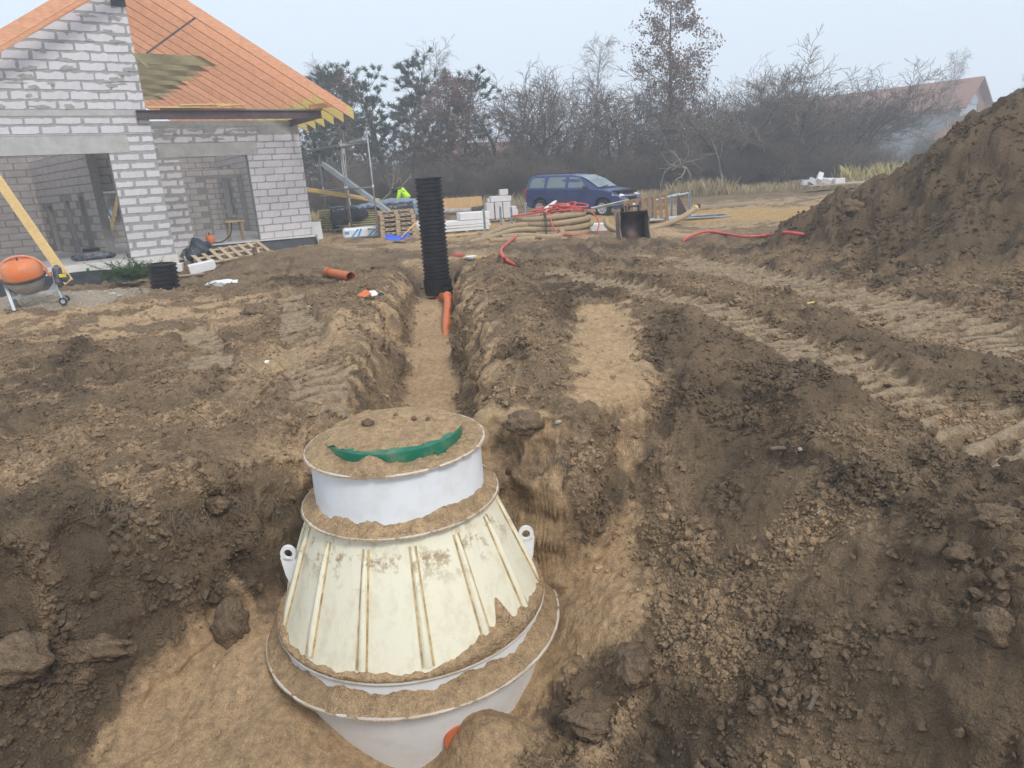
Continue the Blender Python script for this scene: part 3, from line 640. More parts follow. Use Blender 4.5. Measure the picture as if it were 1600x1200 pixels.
def ring_sand(name, r_in, r_out, z0, h, up=None, seed=0, pile=None, n=220, rows=12, label=''):
    """ragged layer of sand lying on a flange between two radii; up(a) lets it climb the wall behind"""
    a = np.arange(n) / n * 2 * np.pi; V = []
    c, s = np.cos(a), np.sin(a)
    n1 = fbm(c * 2.2 + seed, s * 2.2, seed, 4); n2 = fbm(c * 7 + seed, s * 7, seed + 9, 3)
    for i in range(rows + 1):
        t = i / rows                                  # 0 outer, 1 inner
        ro = r_out - .004 - np.maximum(0, n2) * .008
        r = ro + (r_in - ro) * t + (.013 if i == 0 else 0)
        fine = .006 * perlin(c * r * 60, s * r * 60, seed + 20) + .008 * perlin(c * r * 22, s * r * 22, seed + 21)
        z = z0 + h * (1 + .6 * n1) * (math.sin(min(1, t * 3.5) * 1.57)) * (1 + .9 * t) + fine * min(1, 6 * t)
        if up is not None: z = z + up(a, n1, n2) * t ** 1.6
        if pile is not None: z = z + pile(a, t)
        V.append(np.stack([c * r, s * r, z], 1))
    if up is not None:      # feather into the wall
        pass
    V[0][:, 2] = z0 - .013 * (1 - sstep(.15, .5, n2)); V = np.concatenate(V); q = []
    for i in range(rows):
        j = np.arange(n); q.append(np.stack([i * n + j, i * n + (j + 1) % n, (i + 1) * n + (j + 1) % n, (i + 1) * n + j], 1))
    o = np_mesh(name, V, np.concatenate(q), M['sand'], True); o.location = (TX, TY, 0)
    return tag(o, label, kind='stuff')
adiff = lambda a, d: np.abs((a - math.radians(d) + np.pi) % (2 * np.pi) - np.pi)
ring_sand('sand', .43, .578, .124, .008, seed=3, n=300, pile=lambda a, t: .085 * np.exp(-(adiff(a, 262) / .17) ** 2) * (1 - abs(t - .55) * 1.3) + .05 * np.exp(-(adiff(a, 200) / .5) ** 2) * t, label='damp sand lying round the green lid on the tank neck')
ring_sand('sand', .548, .640, -.238, .010, seed=13, up=lambda a, n1, n2: .02 + .05 * np.maximum(0, n1) + .04 * np.exp(-(adiff(a, 310) / .5) ** 2), label='damp sand heaped on the collar flange below the tank neck')
def cone_sand():
    # creeps up the cone above its rim, highest at the right
    n = 420; a = np.arange(n) / n * 2 * np.pi; c, s = np.cos(a), np.sin(a)
    n1 = fbm(c * 3.0, s * 3.0, 23, 3); n2 = fbm(c * 11, s * 11, 29, 3)
    top = .028 + .03 * np.maximum(0, n1) + .018 * n2 + .10 * np.exp(-(adiff(a, 312) / .25) ** 2) + .16 * np.exp(-(adiff(a, 319) / .055) ** 2) + .05 * np.exp(-(adiff(a, 340) / .25) ** 2) + .05 * np.exp(-(adiff(a, 195) / .25) ** 2)
    top = np.maximum(top, .012); V = []; rows = 10
    for i in range(rows + 1):
        t = i / rows
        # along rim from outside to cone foot, then up the cone
        zc = -1.012 + top * t; rc = .885 - (.885 - .598) * (zc + 1.015) / (.725)
        outer = .902 - .004 * np.maximum(0, n2)
        lift = .014 * np.sin(np.pi * min(1, t * 1.0)) * (1 + .5 * n2) + .002
        r = outer * (1 - t) + rc * t + lift * .9 * (t > 0.0); z = zc + lift * .5
        if i == rows: r = rc - .003; 
        fine = .004 * perlin(a * 60, np.full(n, t * 9.), 41); r = r + fine * (0 < i < rows)
        V.append(np.stack([c * r, s * r, z], 1))
    V = np.concatenate(V); j = np.arange(n)
    q = np.concatenate([np.stack([i * n + j, i * n + (j + 1) % n, (i + 1) * n + (j + 1) % n, (i + 1) * n + j], 1) for i in range(rows)])
    o = np_mesh('sand', V, q, M['sand'], True); o.location = (TX, TY, 0); tag(o, 'damp sand creeping up the foot of the tank cone', kind='stuff')
cone_sand()
ring_sand('sand', .884, 1.0, -1.168, .012, seed=33, up=lambda a, n1, n2: .05 + .05 * np.maximum(0, n1 + .2) + .03 * n2, label='damp sand lying on the wide base flange of the tank')
def lid_sand():
    n = 90; rows = 22; a = np.arange(n) / n * 2 * np.pi; V = []
    for i in range(rows + 1):
        t = i / rows; edge = .452 - .034 * np.exp(-(adiff(a, 285) / 1.15) ** 4) - .010 * (1 + fbm(np.cos(a) * 5, np.sin(a) * 5, 50, 3)); r = edge * t
        x = np.cos(a) * r; y = np.sin(a) * r
        z = .216 + .028 * (1 - t * t) + .010 * fbm(x * 9, y * 9, 51, 3) + .007 * lumps(x / .05, y / .05, 55, .2) * 3 - .012 * sstep(.88, 1.0, np.full(n, t)) - .10 * np.clip(r - .432, 0, 1) / .02 * .5
        V.append(np.stack([x, y, z], 1))
    V = np.concatenate(V); j = np.arange(n)
    q = np.concatenate([np.stack([i * n + j, (i + 1) * n + j, (i + 1) * n + (j + 1) % n, i * n + (j + 1) % n], 1) for i in range(rows)])
    o = np_mesh('sand', V, q, M['sand'], True); o.location = (TX, TY, 0); tag(o, 'damp sand covering the top of the green tank lid', kind='stuff')
lid_sand()
for k, (dx, dy, r, lb) in enumerate([(-.16, -.02, .035, 'largest dark earth lump near the left of the sandy tank lid'), (.13, .02, .022, 'dark earth lump in the middle right of the sandy tank lid'), (.22, .0, .02, 'small earth lump near the right edge of the sandy tank lid'), (.0, .12, .017, 'small earth lump at the back of the sandy tank lid')]):
    c = clod_mesh('earth_lump', 70 + k, r, 3, M['clod']); COL.objects.link(c); c.location = (TX + dx, TY + dy, .245 + r * .4); tag(c, lb, 'earth lump', 'earth lumps on the tank lid')

# ------------------------------------------------------------------ the house under construction (local frame: u along the front, w into the house)
HA = math.radians(55); HO = Vector(at(274.8, 396, .25)); HO.z = 0
M['mortar'] = mat('mortar', (.355, .345, .33), .95, .16, 9, bump=.5, bscale=60)
M['block'] = mat('aac_block', (.66, .635, .66), .95, .05, 5, bump=.25, bscale=90, dirt=(.50, .47, .46), dirt_amt=.35, dscale=4, rand=.10)
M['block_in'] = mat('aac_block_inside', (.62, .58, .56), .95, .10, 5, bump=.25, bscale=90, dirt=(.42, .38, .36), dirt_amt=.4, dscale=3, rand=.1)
M['concrete'] = mat('concrete', (.47, .46, .44), .9, .12, 4, bump=.3, bscale=50, dirt=(.33, .32, .30), dirt_amt=.5, dscale=3)
M['rafter'] = mat('orange_treated_timber', (.72, .36, .205), .75, .16, 7, stretch=(1, 6, 6), dirt=(.58, .24, .12), dirt_amt=.5, dscale=6, rand=.16)
M['olive'] = mat('green_treated_timber', (.38, .345, .20), .8, .2, 6, stretch=(1, 8, 8), rand=.22)
M['yellow_wood'] = mat('fresh_timber', (.70, .49, .21), .75, .12, 6, stretch=(1, 8, 8), dirt=(.5, .32, .14), dirt_amt=.4, dscale=5, rand=.15)
M['wood_grey'] = mat('weathered_timber', (.42, .34, .25), .85, .2, 6, stretch=(1, 8, 8), rand=.3)
M['steel_brown'] = mat('primed_steel', (.095, .065, .07), .5, .15, 6, dirt=(.16, .12, .11), dirt_amt=.5)
M['white_slab'] = mat('white_insulation', (.76, .74, .70), .85, .05, 4, dirt=(.50, .44, .34), dirt_amt=.5, dscale=5)
M['membrane'] = mat('black_membrane', (.022, .026, .032), .42, .2, 6, bump=.35, bscale=14, dirt=(.10, .09, .08), dirt_amt=.4, dscale=3)
house = empty('house', HO, math.pi / 2 - HA, 'unfinished white block house with bare orange roof timbers', 'house')
def poly_clip(P, a, b, c):
    """keep a*x + b*y <= c"""
    out = []
    for i in range(len(P)):
        p = P[i]; q = P[(i + 1) % len(P)]; dp = a * p[0] + b * p[1] - c; dq = a * q[0] + b * q[1] - c
        if dp <= 0: out.append(p)
        if (dp < 0) != (dq < 0) and dp != dq:
            t = dp / (dp - dq); out.append((p[0] + (q[0] - p[0]) * t, p[1] + (q[1] - p[1]) * t))
    return out
def rag_outline(w, h, j, rr, nx=6):
    """block face outline; the top edge is the most ragged because mortar has oozed down over it"""
    P = []
    for i in range(nx): P.append((w * i / nx + rr.uniform(-.3, .3) * w / nx * (i > 0), rr.uniform(-.25, .5) * j))
    for v in (0, .5): P.append((w - rr.uniform(0, .8) * j, h * v + rr.uniform(-.1, .1) * h + (.1 * h if v == 0 else 0)))
    for i in range(nx): P.append((w - w * i / nx + rr.uniform(-.3, .3) * w / nx * (i > 0), h - rr.uniform(-.1, 1.5) * j))
    for v in (1, .5): P.append((rr.uniform(0, .8) * j, h * v * .9 + rr.uniform(-.05, .05) * h))
    return P
BLK = {}
def block_mesh(w, h, j, var, m):
    k = (round(w, 2), round(h, 3), j, var, m.name)
    if k not in BLK:
        rr = random.Random(hash((k[0], k[1], j, var)) & 0xffff if False else int(k[0] * 1000 + k[1] * 7000 + var * 131 + j * 5000))
        mb = MB().prism(rag_outline(w, h, j, rr), 0, .06); o = mb.build('block', m); me = o.data; bpy.data.objects.remove(o); BLK[k] = me
    return BLK[k]
def lay(parent, u0, u1, z0, z1, w, m, pitch=.2265, L=.63, joint=.03, j=.022, off=0.0, clip=None, holes=(), rr=random.Random(3), name='block'):
    """courses of blocks in running bond on the front face of a wall"""
    r = 0; z = z0
    while z + pitch * .6 <= z1 + 1e-3:
        h = min(pitch, z1 - z) - joint * rr.uniform(.75, 1.2)
        u = u0 - L * ((r * .5 + off) % 1.0)
        while u < u1 - .04:
            a = max(u, u0); b = min(u + L, u1); jo = joint * rr.uniform(.6, 1.2) if rr.random() > .25 else joint * 1.7
            if a > u0 + .001 or u >= u0: pass
            a2 = a + (jo / 2 if a > u0 + .001 else .002); b2 = b - (jo / 2 if b < u1 - .001 else .002)
            ok = b2 - a2 > .05
            for (ha, hb, hc, hd) in holes:
                if a2 < hb and b2 > ha and z < hd and z + h > hc: ok = False
            if ok:
                zz = z + joint * .4; P = None
                if clip:
                    P0 = [(a2, zz), (b2, zz), (b2, zz + h), (a2, zz + h)]
                    if any(clip[0] * p[0] + clip[1] * p[1] > clip[2] for p in P0):
                        P = poly_clip([(p[0] + a2, p[1] + zz) for p in rag_outline(b2 - a2, h, j, rr)], *clip)
                        if len(P) >= 3: MB().prism(P, w - .008, w + .05).build(name, m, parent)
                        u += L; continue
                o = bpy.data.objects.new(name, block_mesh(b2 - a2, h, j, rr.randrange(7), m)); COL.objects.link(o); o.parent = parent; o.location = (a2, w - .008 - rr.uniform(0, .003), zz)
            u += L
        z += pitch; r += 1
FL = .25; WZ = 4.0
RK = math.tan(math.radians(30.8)); RZ0 = 7.02      # underside line of the rake at the ridge
# front (left) wall: a pillar, a jamb far left, concrete lintel, two courses, ring beam and half gable
fwall = MB(); fwall.bb((-1.12, .004, FL), (0, .26, 2.955)); fwall.bb((-4.88, .004, FL), (-4.3, .26, 2.955)); fwall.bb((-4.88, .004, 3.405), (0, .26, 3.86))
fwall.bb((-.62, .004, 2.955), (0, .26, 3.405)); fwall.bb((-.24, .262, FL), (0, 2.4, 3.86))
fwall.prism([(-4.88, WZ), (-.03, WZ), (-.03, RZ0 - .03), (-4.88, RZ0 - 4.88 * RK)], .004, .24)
fw_o = fwall.build('front_wall', M['mortar'], house)
lin = MB().bb((-4.88, -.004, 2.955), (-.62, .258, 3.405)); lin.build('lintel', M['concrete'], fw_o)
MB().bb((-4.88, -.012, 3.40), (-.2, .25, 3.425)).build('lintel_ledge', M['concrete'], fw_o)
MB().bb((-4.88, -.006, 3.862), (-.05, .255, 3.998)).build('ring_beam', M['concrete'], fw_o)
lay(fw_o, -1.12, 0, FL, 2.95, .004, M['block'], joint=.07, j=.018, off=.3)
lay(fw_o, -.62, 0, 2.96, 3.40, .004, M['block'], joint=.08, j=.018)
lay(fw_o, -4.88, 0, 3.425, 3.86, .004, M['block'], joint=.055, j=.018, off=.2)
lay(fw_o, -4.88, -.03, 4.005, 7.0, .004, M['block'], pitch=.2265, joint=.038, j=.030, off=.45, clip=(-RK, 1.0, RZ0 - .02))
lay(fw_o, -4.88, -4.3, FL, 2.95, .004, M['block'], joint=.07, j=.02)
# porch wall, set back
PW = 2.4
pwall = MB(); pwall.bb((0.002, PW, FL), (1.04, PW + .24, 2.92)); pwall.bb((3.08, PW, FL), (4.88, PW + .24, 2.92)); pwall.bb((0.002, PW, 3.312), (4.88, PW + .24, 3.78)); pwall.bb((3.43, PW, 2.92), (4.88, PW + .24, 3.312)); pwall.bb((0.002, PW, 2.92), (.5, PW + .24, 3.312))
pw_o = pwall.build('porch_wall', M['mortar'], house)
MB().bb((.5, PW - .006, 2.918), (3.43, PW + .245, 3.31)).build('lintel', M['concrete'], pw_o)
MB().bb((0.002, PW - .006, 3.78), (4.88, PW + .245, 3.95)).build('ring_beam', M['mortar'], pw_o)
lay(pw_o, 0.0, 1.04, FL, 2.92, PW, M['block'], joint=.075, j=.02, off=.6)
lay(pw_o, 0.0, .5, 2.93, 3.3, PW, M['block'], joint=.08, j=.02, off=.3)
lay(pw_o, 3.08, 4.88, FL, 2.92, PW, M['block'], joint=.024, j=.012, off=.25)
lay(pw_o, 3.43, 4.88, 2.92, 3.31, PW, M['block'], pitch=.196, joint=.026, j=.012, off=.1)
lay(pw_o, 0.0, 3.5, 3.312, 3.78, PW, M['block'], pitch=.23, joint=.06, j=.022, off=.5)
lay(pw_o, 3.5, 4.88, 3.312, 3.56, PW, M['block'], pitch=.23, joint=.03, j=.012, off=.2)
# side and inner walls: courses joined per wall (each block a few pixels)
def side_wall(name, u0, u1, w0, w1, z0, z1, holes, face, axis, mat_core=M['mortar'], pitch=.2265):
    """wall with openings (a0,a1,z0,z1 along its length) and blocks on the seen faces; axis 'w' runs into the house"""
    core = MB(); zs = sorted({z0, z1} | {h[2] for h in holes} | {h[3] for h in holes}); lo, hi = (w0, w1) if axis == 'w' else (u0, u1)
    as_ = sorted({lo, hi} | {h[0] for h in holes} | {h[1] for h in holes})
    for a, b in zip(as_, as_[1:]):
        for c, d in zip(zs, zs[1:]):
            if any(a >= h[0] - 1e-6 and b <= h[1] + 1e-6 and c >= h[2] - 1e-6 and d <= h[3] + 1e-6 for h in holes): continue
            core.bb((u0, a, c), (u1, b, d)) if axis == 'w' else core.bb((a, w0, c), (b, w1, d))
    o = core.build(name, mat_core, house); blk = MB(); rr = random.Random(int(lo * 100 + z1 * 10) & 0xffff); r = 0; z = z0
    while z + pitch * .7 < z1:
        u = lo - .3 * (r % 2)
        while u < hi:
            a = max(u, lo) + .012; b = min(u + .6, hi) - .012; c = z + .012 * rr.random() + .004; d = min(z + pitch - .018 - .01 * rr.random(), z1)
            if b - a > .08 and not any(a < h[1] and b > h[0] and c < h[3] and d > h[2] for h in holes):
                for f in face:
                    if axis == 'w':
                        p = u0 if f < 0 else u1; blk.bb((p + .008 * f, a, c), (p - .05 * f, b, d))
                    else:
                        p = w0 if f < 0 else w1; blk.bb((a, p + .008 * f, c), (b, p - .05 * f, d))
            u += .62
        z += pitch; r += 1
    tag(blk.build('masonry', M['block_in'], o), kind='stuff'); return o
side_wall('gable_side_wall', 4.64, 4.878, PW + .245, 12.9, FL, 3.95, [(10.9, 12.2, .8, 2.75)], (-1,), 'w')
iw = side_wall('inner_wall', 0, .24, 0, 6.2, FL, 3.2, [(1.1, 1.5, FL, 1.95), (2.5, 2.9, FL, 1.85), (4.5, 5.0, FL, 1.75)], (-1,), 'w'); iw.location = (-1.43, 2.2, 0); iw.rotation_euler = (0, 0, math.radians(11))
side_wall('rear_room_wall', -4.86, -1.46, 8.0, 8.24, FL, 3.2, [], (-1,), 'u')
side_wall('rear_wall', -4.86, 4.63, 12.9, 13.14, FL, 3.95, [(-.3, 1.1, .9, 2.3)], (-1,), 'u')
side_wall('partition_wall', -1.19, 4.63, 9.0, 9.2, FL, 2.75, [(-1.0, .2, .95, 2.05), (3.2, 4.5, FL, 2.4)], (-1,), 'u')
side_wall('outer_side_wall', -4.88, -4.64, .262, 12.9, FL, 3.95, [], (1,), 'w')
side_wall('entry_wall', -1.19, -.25, 2.6, 2.8, 2.05, 3.2, [], (-1,), 'u')
# floor, plinth, ceiling boards over the left room
sl = MB(); sl.bb((-4.9, -.02, -.1), (0.0, 13.1, FL - .004)); sl.bb((0.002, PW - .02, -.1), (4.9, 13.1, FL - .004)); sl.build('floor_slab', M['concrete'], house)
x = -4.9
while x < 0:
    MB().bb((x + .004, -.14, -.02), (min(x + 1.0, .02), -.022, FL - .03)).build('plinth_slab', M['white_slab'], house); x += 1.0
x = .15
while x < 4.9:
    MB().bb((x + .004, PW - .12, -.12), (min(x + 1.0, 4.98), PW - .022, FL - .015)).build('plinth_slab', M['white_slab'], house); x += 1.0
MB().bb((4.902, PW - .12, -.12), (4.99, 13.0, FL - .015)).build('plinth_slab', M['white_slab'], house)
for i in range(14):
    MB().bb((-4.6 + i * .245, .27, 3.21), (-4.6 + i * .245 + .235, 1.6, 3.235)).build('ceiling_board', M['yellow_wood'], house)
# roof: rafter pairs stacked into depth, orange with raw green-yellow tails
ra = math.radians(31.6); ca, sa = math.cos(ra), math.sin(ra); RIDGE = 7.40; RD = .27; RWD = .07
def rafter(side, w, orange_to, tail_to):
    def seg(t0, t1, m, nm, par):
        P = [(side * t0, RIDGE - t0 * sa / ca), (side * t1, RIDGE - t1 * sa / ca), (side * t1, RIDGE - t1 * sa / ca - RD / ca), (side * t0, RIDGE - t0 * sa / ca - RD / ca)]
        if side < 0: P = P[::-1]
        return MB().prism(P, w - RWD / 2, w + RWD / 2).build(nm, m, par)
    o = seg(.004, orange_to, M['rafter'], 'rafter', house)
    if tail_to > orange_to: seg(orange_to + .001, tail_to, M['olive_tail'], 'rafter_tail', o)
M['olive_tail'] = mat('raw_rafter_tail', (.60, .47, .16), .8, .2, 6, stretch=(1, 8, 8), rand=.15)
NRAF = 19
for k in range(NRAF):
    w = -.60 + k * .80
    if k == 0: rafter(1, w, 5.36, 5.54)
    else: rafter(1, w, 4.62, 5.55)
    rafter(-1, w, 5.3, 5.54)
for k in range(9):      # collar ties
    w = 2.0 + k * 1.0
    MB().prism([(-2.05, 5.72), (2.05, 5.72), (2.52, 5.45), (-2.52, 5.45)], w - .022, w + .022).build('collar_tie', M['olive'], house)
MB().bar((.16, -.52, 5.30), (1.72, -.52, 6.36), .045, .07, (0, 1, 0)).build('diagonal_brace', M['steel_brown'], house)
MB().bar((-.25, -.55, 5.35), (.12, -.55, 4.95), .04, .05, (0, 1, 0)).build('diagonal_brace', M['olive'], house)
MB().bb((-.35, -.05, 6.45), (-.02, .0, 6.85)).build('gable_membrane', M['membrane'], house)
# steel beam carrying the roof over the porch, with a return back to the wall
bm_ = MB(); zt, zb = 3.985, 3.765
def ibeam(mb, p, q, zt, zb, fl=.13):
    p = Vector(p); q = Vector(q)
    for z in (zt - .008, zb + .008): mb.bar((p.x, p.y, z), (q.x, q.y, z), fl, .016)
    mb.bar((p.x, p.y, (zt + zb) / 2), (q.x, q.y, (zt + zb) / 2), .02, zt - zb - .033)
ibeam(bm_, (-.30, -.09, 0), (4.74, -.09, 0), zt, zb); bm_.build('steel_beam', M['steel_brown'], house)
bm_ = MB(); ibeam(bm_, (4.66, -.02, 0), (4.66, PW - .01, 0), zt - .03, zb + .01); bm_.build('steel_beam', M['steel_brown'], house)
MB().bb((.3, -.145, 4.0), (4.8, -.05, 4.035)).build('wall_plate', M['wood_grey'], house)
MB().bar((4.35, -.25, 4.06), (5.25, -.25, 4.16), .09, .13).build('timber_end', M['rafter'], house)
sm = MB(); rs = random.Random(17)
for k in range(90):
    if k < 62: u, z, w_ = rs.uniform(-3.2, -.2), rs.uniform(4.05, 6.9), .004; 
    else: u, z, w_ = rs.uniform(.1, 3.4), rs.uniform(3.35, 3.7), PW
    if k < 62 and z > RZ0 + RK * u - .25: continue
    a_, b_ = rs.uniform(.05, .28), rs.uniform(.025, .07); P = []
    for i in range(14):
        th = 6.283 * i / 14; q_ = rs.uniform(.55, 1.25); P.append((u + a_ * q_ * math.cos(th), z + b_ * q_ * math.sin(th)))
    sm.prism(P, w_ - .016 - rs.uniform(0, .004), w_ + .0)
sm.build('mortar_smears', M['mortar'], house)['kind'] = 'stuff'
for k, (u0, u1, w, z, dz, lb) in enumerate([(-.02, 1.3, -.16, 4.05, .00, 'lowest'), (.75, 1.65, -.22, 4.10, .02, 'left short'), (1.15, 2.35, -.1, 4.13, .0, 'top'), (1.7, 2.5, -.22, 4.07, .06, 'right short')]):
    MB().bar((u0, w, z), (u1, w - .05, z + dz), .14, .035).build('loose_board', M['yellow_wood'], house)
# window pieces seen through the openings
M['dark_glass'] = mat('window_frame_dark', (.06, .08, .075), .3, .1)
MB().bb((-.3, 12.99, .9), (-.24, 13.05, 2.3)).build('prop', M['yellow_wood'], house)
MB().bar((-.7, 8.5, .3), (.0, 8.7, 2.0), .06, .1).build('prop', M['yellow_wood'], house)

# ------------------------------------------------------------------ things on the site
M['black_pipe'] = mat('black_corrugated', (.012, .013, .018), .36, .15, 6, dirt=(.14, .11, .08), dirt_amt=.18, dscale=5)
M['galv'] = mat('galvanised_steel', (.47, .52, .56), .42, .14, 9, metal=.35, dirt=(.33, .33, .32), dirt_amt=.4)
M['alu'] = mat('scaffold_tube', (.36, .37, .38), .45, .15, 9, metal=.4, dirt=(.22, .19, .17), dirt_amt=.5, dscale=6)
M['dark_steel'] = mat('dark_worn_steel', (.055, .05, .05), .55, .3, 8, dirt=(.20, .09, .045), dirt_amt=.6, dscale=6)
M['rust'] = mat('rusty_plate', (.17, .125, .10), .7, .3, 7, dirt=(.30, .27, .24), dirt_amt=.5, dscale=8)
M['coco'] = mat('coir_wrap', (.40, .30, .185), .95, .2, 22, bump=.8, bscale=60, dirt=(.27, .2, .13), dirt_amt=.5, dscale=6)
M['red_pipe'] = mat('red_conduit', (.62, .085, .075), .45, .1, 6, dirt=(.42, .22, .17), dirt_amt=.4, dscale=6)
M['pallet'] = mat('pallet_wood', (.47, .355, .235), .85, .18, 7, stretch=(1, 6, 6), dirt=(.30, .22, .15), dirt_amt=.4, dscale=4, rand=.25)
M['brown_pallet'] = mat('brown_pallet_wood', (.30, .19, .11), .85, .2, 7, stretch=(1, 6, 6), rand=.25)
M['white_foam'] = mat('white_foam', (.80, .80, .80), .8, .03, 5, dirt=(.6, .57, .52), dirt_amt=.35, dscale=4)
M['tarp'] = mat('black_tarp', (.030, .036, .045), .32, .15, 5, bump=.5, bscale=10, dirt=(.13, .15, .17), dirt_amt=.4, dscale=2)
M['tarp_blue'] = mat('grey_blue_tarp', (.20, .25, .32), .4, .2, 4, bump=.5, bscale=8)
M['plywood'] = mat('plywood', (.56, .36, .17), .8, .15, 3, stretch=(8, 8, 1), dirt=(.42, .27, .13), dirt_amt=.4, dscale=3)
M['pine_green'] = mat('juniper_green', (.045, .085, .03), .85, .35, 12)
M['blue'] = mat('blue_plastic', (.02, .09, .62), .35, .1, 5, dirt=(.2, .2, .3), dirt_amt=.25)
M['lightblue'] = mat('light_blue_print', (.06, .36, .70), .5, .1, 6)
M['mixer_orange'] = mat('mixer_orange', (.70, .19, .05), .5, .12, 6, bump=.1, dirt=(.50, .36, .27), dirt_amt=.45, dscale=5)
M['mixer_pink'] = mat('faded_orange', (.66, .27, .17), .55, .15, 8, dirt=(.5, .42, .36), dirt_amt=.5, dscale=8)
M['cement'] = mat('cement_crust', (.40, .385, .35), .9, .18, 7, bump=.5, bscale=30, dirt=(.28, .27, .25), dirt_amt=.5, dscale=5)
M['motor'] = mat('motor_housing', (.07, .075, .10), .55, .3, 9, dirt=(.30, .30, .31), dirt_amt=.55, dscale=9)
M['sticker_yellow'] = mat('yellow_sticker', (.70, .55, .07), .5, .1)
M['rubber'] = mat('rubber', (.02, .02, .022), .75, .2, 8, dirt=(.12, .10, .08), dirt_amt=.4)
M['hivis'] = mat('hi_vis_fabric', (.55, .92, .02), .7, .06, 8)
M['navy'] = mat('dark_clothes', (.02, .022, .03), .85, .2, 8)
M['skin'] = mat('skin', (.45, .27, .2), .6, .08)
def corr_pipe(name, loc, R, h, pitch, label, tilt=(0, 0), base=False):
    t = empty(name, loc, label=label, cat='drain pipe'); t.rotation_euler = (tilt[0], tilt[1], 0)
    prof = []; z = .0; n = int(h / pitch)
    for i in range(n):
        z = i * pitch; prof += [(R * .90, z), (R * .905, z + pitch * .36), (R, z + pitch * .46), (R * 1.0, z + pitch * .86), (R * .90, z + pitch * .97)]
    prof += [(R * .90, n * pitch), (R * .84, n * pitch), (R * .82, n * pitch - .6 * min(1, h))]
    MB().lathe(prof, 40).build('ribbed_wall', M['black_pipe'], t, True, auto=.5)
    if base:
        MB().lathe([(R * .96, -.30), (R * 1.03, -.25), (R * 1.05, -.05), (R * 1.05, .01), (R * .9, .012)], 40).build('base', M['black_pipe'], t, True, auto=.5)
        st = MB(); st.tube([(R * .5, -R * .6, -.22), (R * .95, -R * 1.25, -.25)], .10, 16); st.build('outlet', M['black_pipe'], t, True, auto=.6)
    return t
def on_ray(px, py, Y): return Vector(atY(px, py, Y))
# tall ribbed chamber standing in the far end of the trench
q = on_ray(685, 455, 13.6); corr_pipe('chamber_pipe', (q.x, q.y, q.z + .24), .262, 1.94, .074, 'tall black ribbed chamber pipe standing in the trench', base=True)
g2 = gp(259, 452); corr_pipe('chamber_pipe', (g2.x, g2.y, g2.z - .15), .262, .66, .082, 'short black ribbed pipe piece standing upright near the green sprig', tilt=(.0, .03))
def hollow(mb, pts, r, n=20, wall=.012):
    mb.tube(pts, r, n, caps=False); P = [Vector(p) for p in pts]; mb.tube(P, r - wall, n, caps=False)
    return mb
# orange sewer pipe leaving the chamber
tp = empty('sewer_pipe', on_ray(694, 466, 13.35), label='orange sewer pipe running from the black chamber into the trench sand', cat='sewer pipe')
P0 = tp.location
U_ = Vector((0, 0, 1)); pts = [on_ray(686, 459, 13.45), on_ray(694, 464, 13.25), gp(700, 476) + U_ * .15, gp(700, 491) + U_ * .09, gp(698, 507) + U_ * .06, gp(697, 523) - U_ * .07]
MB().tube([p - P0 for p in bez(pts[2:], 6)], .066, 20).build('pipe', M['orange_pipe'], tp, True, auto=.8)
MB().tube([p - P0 for p in bez([pts[0], pts[1], pts[2], pts[2] + (pts[3] - pts[2]) * .15], 5)], .08, 20).build('elbow', M['orange_pipe'], tp, True, auto=.8)
MB().tube([pts[0] - P0 + Vector((0, .06, 0)), pts[0] - P0 - (pts[0] - pts[1]) * .3], .105, 20).build('socket', M['orange_pipe'], tp, True, auto=.8)
a = gp(513, 432); b = gp(549, 441); a.z += .09; b.z += .09
lp = empty('loose_pipe', (a + b) / 2, label='loose orange plastic pipe lying on the soil left of the trench', cat='sewer pipe')
mb = MB(); hollow(mb, [a - lp.location, b - lp.location], .08); mb.tube([a - lp.location, a - lp.location + (b - a) * .15], .094, 20, caps=False); mb.build('pipe', M['orange_pipe'], lp, True, auto=.8)
def bits(px, py, m, name, label, cat, s=(.2, .03, .02), rz=0, up=.01):
    g = gp(px, py, up); return put(name, MB().box((0, 0, s[2] / 2), s), m, g, rz, label, cat)
# orange-white scrap of wrapping beside the trench
sc = empty('plastic_scrap', gp(576, 468, .03), .4, 'torn orange and white plastic scrap on the left trench bank', 'plastic scrap')
MB().add([(-.16, 0, .06), (-.02, .06, .12), (.05, -.03, .07), (-.06, -.07, .03), (.14, .03, .02)], [(0, 1, 3), (1, 2, 3), (1, 4, 2)]).build('orange_flap', M['orange_pipe'], sc)
MB().add([(.02, .0, .10), (.12, .07, .09), (.16, -.02, .03), (.04, -.06, .03)], [(0, 1, 2, 3)]).build('white_flap', M['white_foam'], sc)
MB().add([(.12, .0, .05), (.22, .07, .04), (.24, -.04, .02), (.14, -.08, .02)], [(0, 1, 2, 3)]).build('dark_flap', M['navy'], sc)

